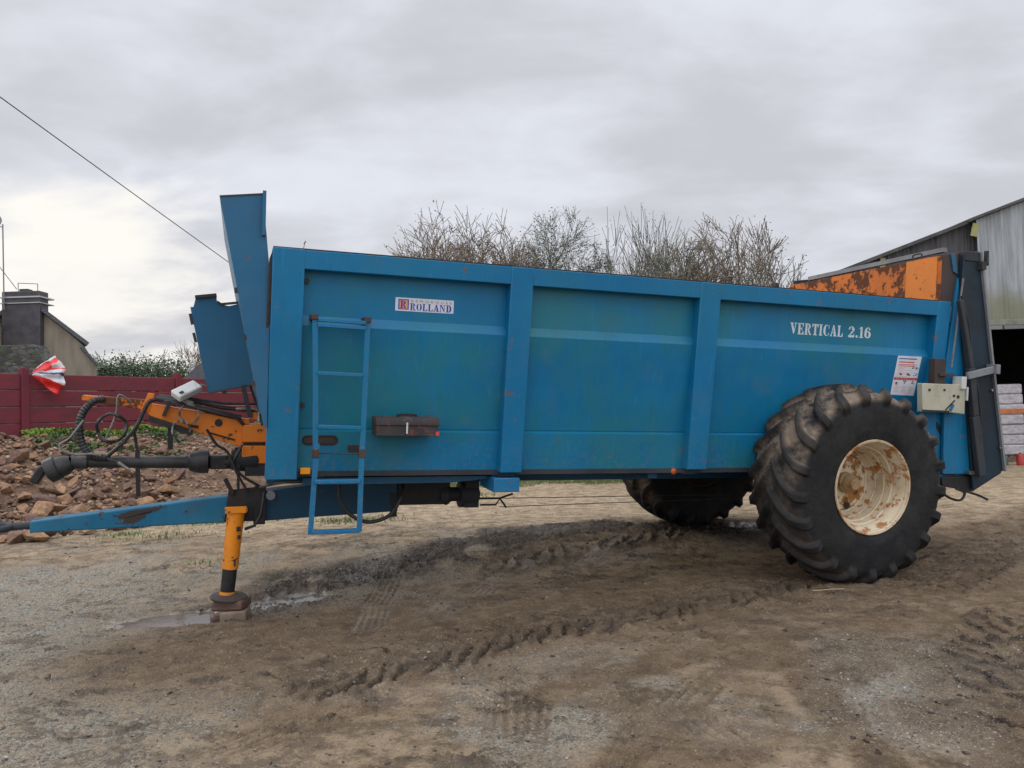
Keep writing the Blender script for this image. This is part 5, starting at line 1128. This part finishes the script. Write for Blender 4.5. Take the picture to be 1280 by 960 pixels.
for v_ in me.vertices: x, y, z = v_.co; zz = 1.234 + y; v_.co = Vector((.930 + x * .292 / wdt, upp(zz) - .0012 - z, zz)) - OFF
me.materials.append(M['text_grey']); so = bpy.data.objects.new('small_lettering', me); COL.objects.link(so); so.parent = lg_
lo_ = lambda z: yl(z, .050 + (1.036 - z) * .0695)
st = MB().prism([(5.223, lo_(.690) - .0015, .690), (5.487, lo_(.686) - .0015, .686), (5.510, lo_(1.034) - .0015, 1.034), (5.243, lo_(1.034) - .0015, 1.034)], (0, .0014, 0))
st = P(st, 'warning_sheet', 'sticker_white'); ls = lambda z: lo_(z) - .0016
def sk(z): return (z - .69) * .06
def sp_(x0, x1, z0, z1): return plate(x0 + sk(z0), x1 + sk(z0), z0, z1, ls, .0007, 0)
P(sp_(5.228, 5.488, .822, .845), 'red_band', 'text_red', st)
m = MB()
for zz in (1.005, ): m2 = sp_(5.24, 5.44, zz, zz + .008)
P(m2, 'heading_line', 'text_blue', st)
def multi(rects):
    m = MB()
    for r in rects: q = sp_(*r); m.add(q.v, q.f)
    return m
P(multi([(5.25, 5.42, .975, .985), (5.25, 5.45, .955, .961), (5.25, 5.43, .942, .948)]), 'red_text', 'text_red', st)
P(multi([(5.25, 5.25 + .05 + .14*random.random(), z, z + .004) for z in [.93 - .011*k for k in range(8)]]), 'pink_text', 'text_pink', st)
for cx0, cx1, r0 in ((5.245, 5.30, 0), (5.33, 5.38, 3), (5.41, 5.465, 3)): P(multi([(cx0, cx1, .80 - .012*k, .804 - .012*k) for k in range(r0, 8)]), 'pink_text', 'text_pink', st)
rp_ = random.Random(8); rects = []
for cx, cz in ((5.42, .93), (5.455, .925), (5.29, .865), (5.37, .872), (5.385, .865), (5.45, .87), (5.26, .79), (5.345, .80), (5.44, .795)):
    for k in range(5): a = cx + rp_.uniform(-.014, .014); b = cz + rp_.uniform(-.012, .012); rects.append((a, a + rp_.uniform(.006, .016), b, b + rp_.uniform(.004, .012)))
P(multi(rects), 'pictograms', 'text_black', st)
P(multi([(5.25 + .022*k, 5.262 + .022*k, .830, .838) for k in range(10)]), 'band_text', 'sticker_white', st)
# small dark stain streaks left on the sheet
P(MB().prism([(2.822, lo_(1.08)-.040, 1.125), (2.842, lo_(1.08)-.040, 1.125), (2.835, lo_(1.08)-.040, 1.30), (2.825, lo_(1.08)-.040, 1.30)], (0, .001, 0)), 'scrape_mark', 'brown_grime') if False else None
# weed growing on the rail
P(MB().tube([(.19, -.08, 1.53), (.195, -.08, 1.56), (.20, -.08, 1.585)], .003, 4).tube([(.19, -.08, 1.565), (.205, -.08, 1.58)], .003, 4), 'dry_weed', 'brown_grime')

# ---------------------------------------------------------------- blocks under the jack
M['old_wood'] = simple('wet_old_wood', (.085, .042, .03), (.15, .085, .06), 9, .6, .5, stretch=(1, 6, 6))
M['block_stone'] = simple('wet_tan_stone', (.24, .175, .12), (.15, .11, .08), 7, .55, .6)
jb = T2W((-.205, .77, -.994))
def block(name, c, size, rz, mat, label, cat):
    o = MB().obox((0, 0, size[2]/2), size).build(name, M[mat], bevel=.014, loc=(c[0], c[1], c[2])); o.rotation_euler = (.02, -.02, rz); return tag(o, label, cat)
g0 = gz(jb.x, jb.y)
block('stone_block', (jb.x + .05, jb.y - .02, -.045), (.19, .17, .095), .12, 'block_stone', 'tan stone block standing in the puddle under the jack', 'stone')
block('wooden_block', (jb.x + .015, jb.y, .051), (.235, .19, jb.z - .051), -.05, 'old_wood', 'dark reddish wooden block between the jack foot and the stone block', 'wood block')
block('wooden_offcut', (jb.x - .085, jb.y + .02, -.045), (.12, .12, .05), .5, 'old_wood', 'small dark offcut half sunk in the puddle left of the stone block', 'wood block')
# ---------------------------------------------------------------- sky, sun, camera
w = bpy.data.worlds.new('World'); scene.world = w; w.use_nodes = True; nt = w.node_tree; nt.nodes.clear()
N = nt.nodes.new; Lk = nt.links.new
out = N('ShaderNodeOutputWorld'); bg = N('ShaderNodeBackground'); Lk(bg.outputs[0], out.inputs[0]); bg.inputs[1].default_value = .1
SUN_AZ, SUN_EL = R_(-58), R_(27)           # azimuth from +Y towards +X
sky = N('ShaderNodeTexSky'); sky.sky_type = 'NISHITA'; sky.sun_disc = False; sky.sun_elevation = SUN_EL; sky.sun_rotation = SUN_AZ
sky.air_density = 1.; sky.dust_density = 3.
tc = N('ShaderNodeTexCoord'); sep = N('ShaderNodeSeparateXYZ'); Lk(tc.outputs['Generated'], sep.inputs[0])
def mth(op, a, b=0.):
    m = N('ShaderNodeMath'); m.operation = op
    for s_, v_ in ((0, a), (1, b)):
        if hasattr(v_, 'links'): Lk(v_, m.inputs[s_])
        else: m.inputs[s_].default_value = v_
    return m.outputs[0]
def rmp(f, a, b, lo=0., hi=1.):
    r = N('ShaderNodeMapRange'); r.interpolation_type = 'SMOOTHSTEP'; Lk(f, r.inputs[0])
    for i, v_ in enumerate((a, b, lo, hi)): r.inputs[i+1].default_value = v_
    return r.outputs[0]
def mixc(f, a, b):
    m = N('ShaderNodeMix'); m.data_type = 'RGBA'
    for i, v_ in ((0, f), (6, a), (7, b)):
        if hasattr(v_, 'links'): Lk(v_, m.inputs[i])
        else: m.inputs[i].default_value = v_ if not isinstance(v_, tuple) else v_ + (1,)
    return m.outputs[2]
# project the view direction on a cloud layer
den = mth('ADD', mth('MAXIMUM', sep.outputs[2], 0.), .22)
cx = mth('DIVIDE', sep.outputs[0], den); cy = mth('DIVIDE', sep.outputs[1], den)
cb = N('ShaderNodeCombineXYZ'); Lk(cx, cb.inputs[0]); Lk(cy, cb.inputs[1])
def nz(scale, det, rough, off):
    mp = N('ShaderNodeMapping'); Lk(cb.outputs[0], mp.inputs[0]); mp.inputs['Location'].default_value = (off, off * 1.7, 0); mp.inputs['Scale'].default_value = (1, 1.35, 1)
    t_ = N('ShaderNodeTexNoise'); Lk(mp.outputs[0], t_.inputs['Vector']); t_.inputs['Scale'].default_value = scale; t_.inputs['Detail'].default_value = det; t_.inputs['Roughness'].default_value = rough; t_.inputs['Distortion'].default_value = .25
    return t_.outputs['Fac']
n1 = nz(.75, 5, .52, 2.3); n2 = nz(2.3, 6, .55, 7.1)
d = mth('ADD', mth('MULTIPLY', n1, .60), mth('MULTIPLY', n2, .40))
dens = rmp(d, .40, .60)
thin = (.75, .775, .85); thick = (.57, .58, .63)
cloud = mixc(dens, thin, thick)
# cloud is brighter towards the veiled sun, low on the left
sd = (math.sin(SUN_AZ) * math.cos(SUN_EL), math.cos(SUN_AZ) * math.cos(SUN_EL), math.sin(SUN_EL))
gd = (math.sin(R_(-30)) * math.cos(R_(11)), math.cos(R_(-30)) * math.cos(R_(11)), math.sin(R_(11)))
dp = N('ShaderNodeVectorMath'); dp.operation = 'DOT_PRODUCT'; sq = N('ShaderNodeVectorMath'); sq.operation = 'MULTIPLY'; Lk(tc.outputs['Generated'], sq.inputs[0]); sq.inputs[1].default_value = (1, 1, 1.8); sn = N('ShaderNodeVectorMath'); sn.operation = 'NORMALIZE'; Lk(sq.outputs[0], sn.inputs[0]); Lk(sn.outputs[0], dp.inputs[0]); dp.inputs[1].default_value = gd
glow = mth('MULTIPLY', rmp(mth('ADD', dp.outputs['Value'], mth('MULTIPLY', mth('SUBTRACT', d, .5), -.25)), .955, .998), rmp(mth('ADD', d, 0.), .34, .66, 1.15, .6))
cloud = mixc(mth('MINIMUM', glow, 1.), cloud, (.96, .93, .875))
# sky brightened overhead and behind the camera, out of view, to light the scene
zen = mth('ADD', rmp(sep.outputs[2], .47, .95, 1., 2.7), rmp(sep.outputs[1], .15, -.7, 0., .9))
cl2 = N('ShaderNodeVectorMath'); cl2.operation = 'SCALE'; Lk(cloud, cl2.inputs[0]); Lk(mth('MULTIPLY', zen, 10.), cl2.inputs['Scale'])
# a little of the blue sky comes through the thin cloud
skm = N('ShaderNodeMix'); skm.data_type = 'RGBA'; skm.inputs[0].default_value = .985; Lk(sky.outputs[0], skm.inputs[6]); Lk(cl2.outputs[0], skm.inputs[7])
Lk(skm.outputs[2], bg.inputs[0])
ld_ = bpy.data.lights.new('sun', 'SUN'); ld_.energy = .7; ld_.angle = R_(18); ld_.color = (1, .95, .87)
so_ = bpy.data.objects.new('sun', ld_); COL.objects.link(so_); so_.rotation_euler = Vector(sd).to_track_quat('Z', 'Y').to_euler(); so_.location = (0, 0, 30)

cam = bpy.data.cameras.new('camera'); co = bpy.data.objects.new('camera', cam); COL.objects.link(co); scene.camera = co
f_, pi_, ro_, h_ = 988.138, .0398648, -.0317130, 1.41848
c_, s_ = math.cos(ro_), math.sin(ro_)
fw = Vector((0, math.cos(pi_), math.sin(pi_))); upv = Vector((0, -math.sin(pi_), math.cos(pi_))); rt = Vector((1, 0, 0))
U = rt * c_ + upv * s_; V_ = upv * c_ - rt * s_
mw = Matrix((U, V_, -fw)).transposed().to_4x4(); mw.translation = (0, 0, h_); co.matrix_world = mw
cam.sensor_width = 36; cam.lens = f_ * 36 / 1280; cam.clip_end = 9000; cam.clip_start = .05
vs = scene.view_settings; vs.view_transform = 'Standard'; vs.look = 'None'; vs.exposure = .06; vs.gamma = 1
scene.render.resolution_x = 1024; scene.render.resolution_y = 768
scene.cycles.max_bounces = 6; scene.cycles.diffuse_bounces = 3; scene.cycles.glossy_bounces = 3
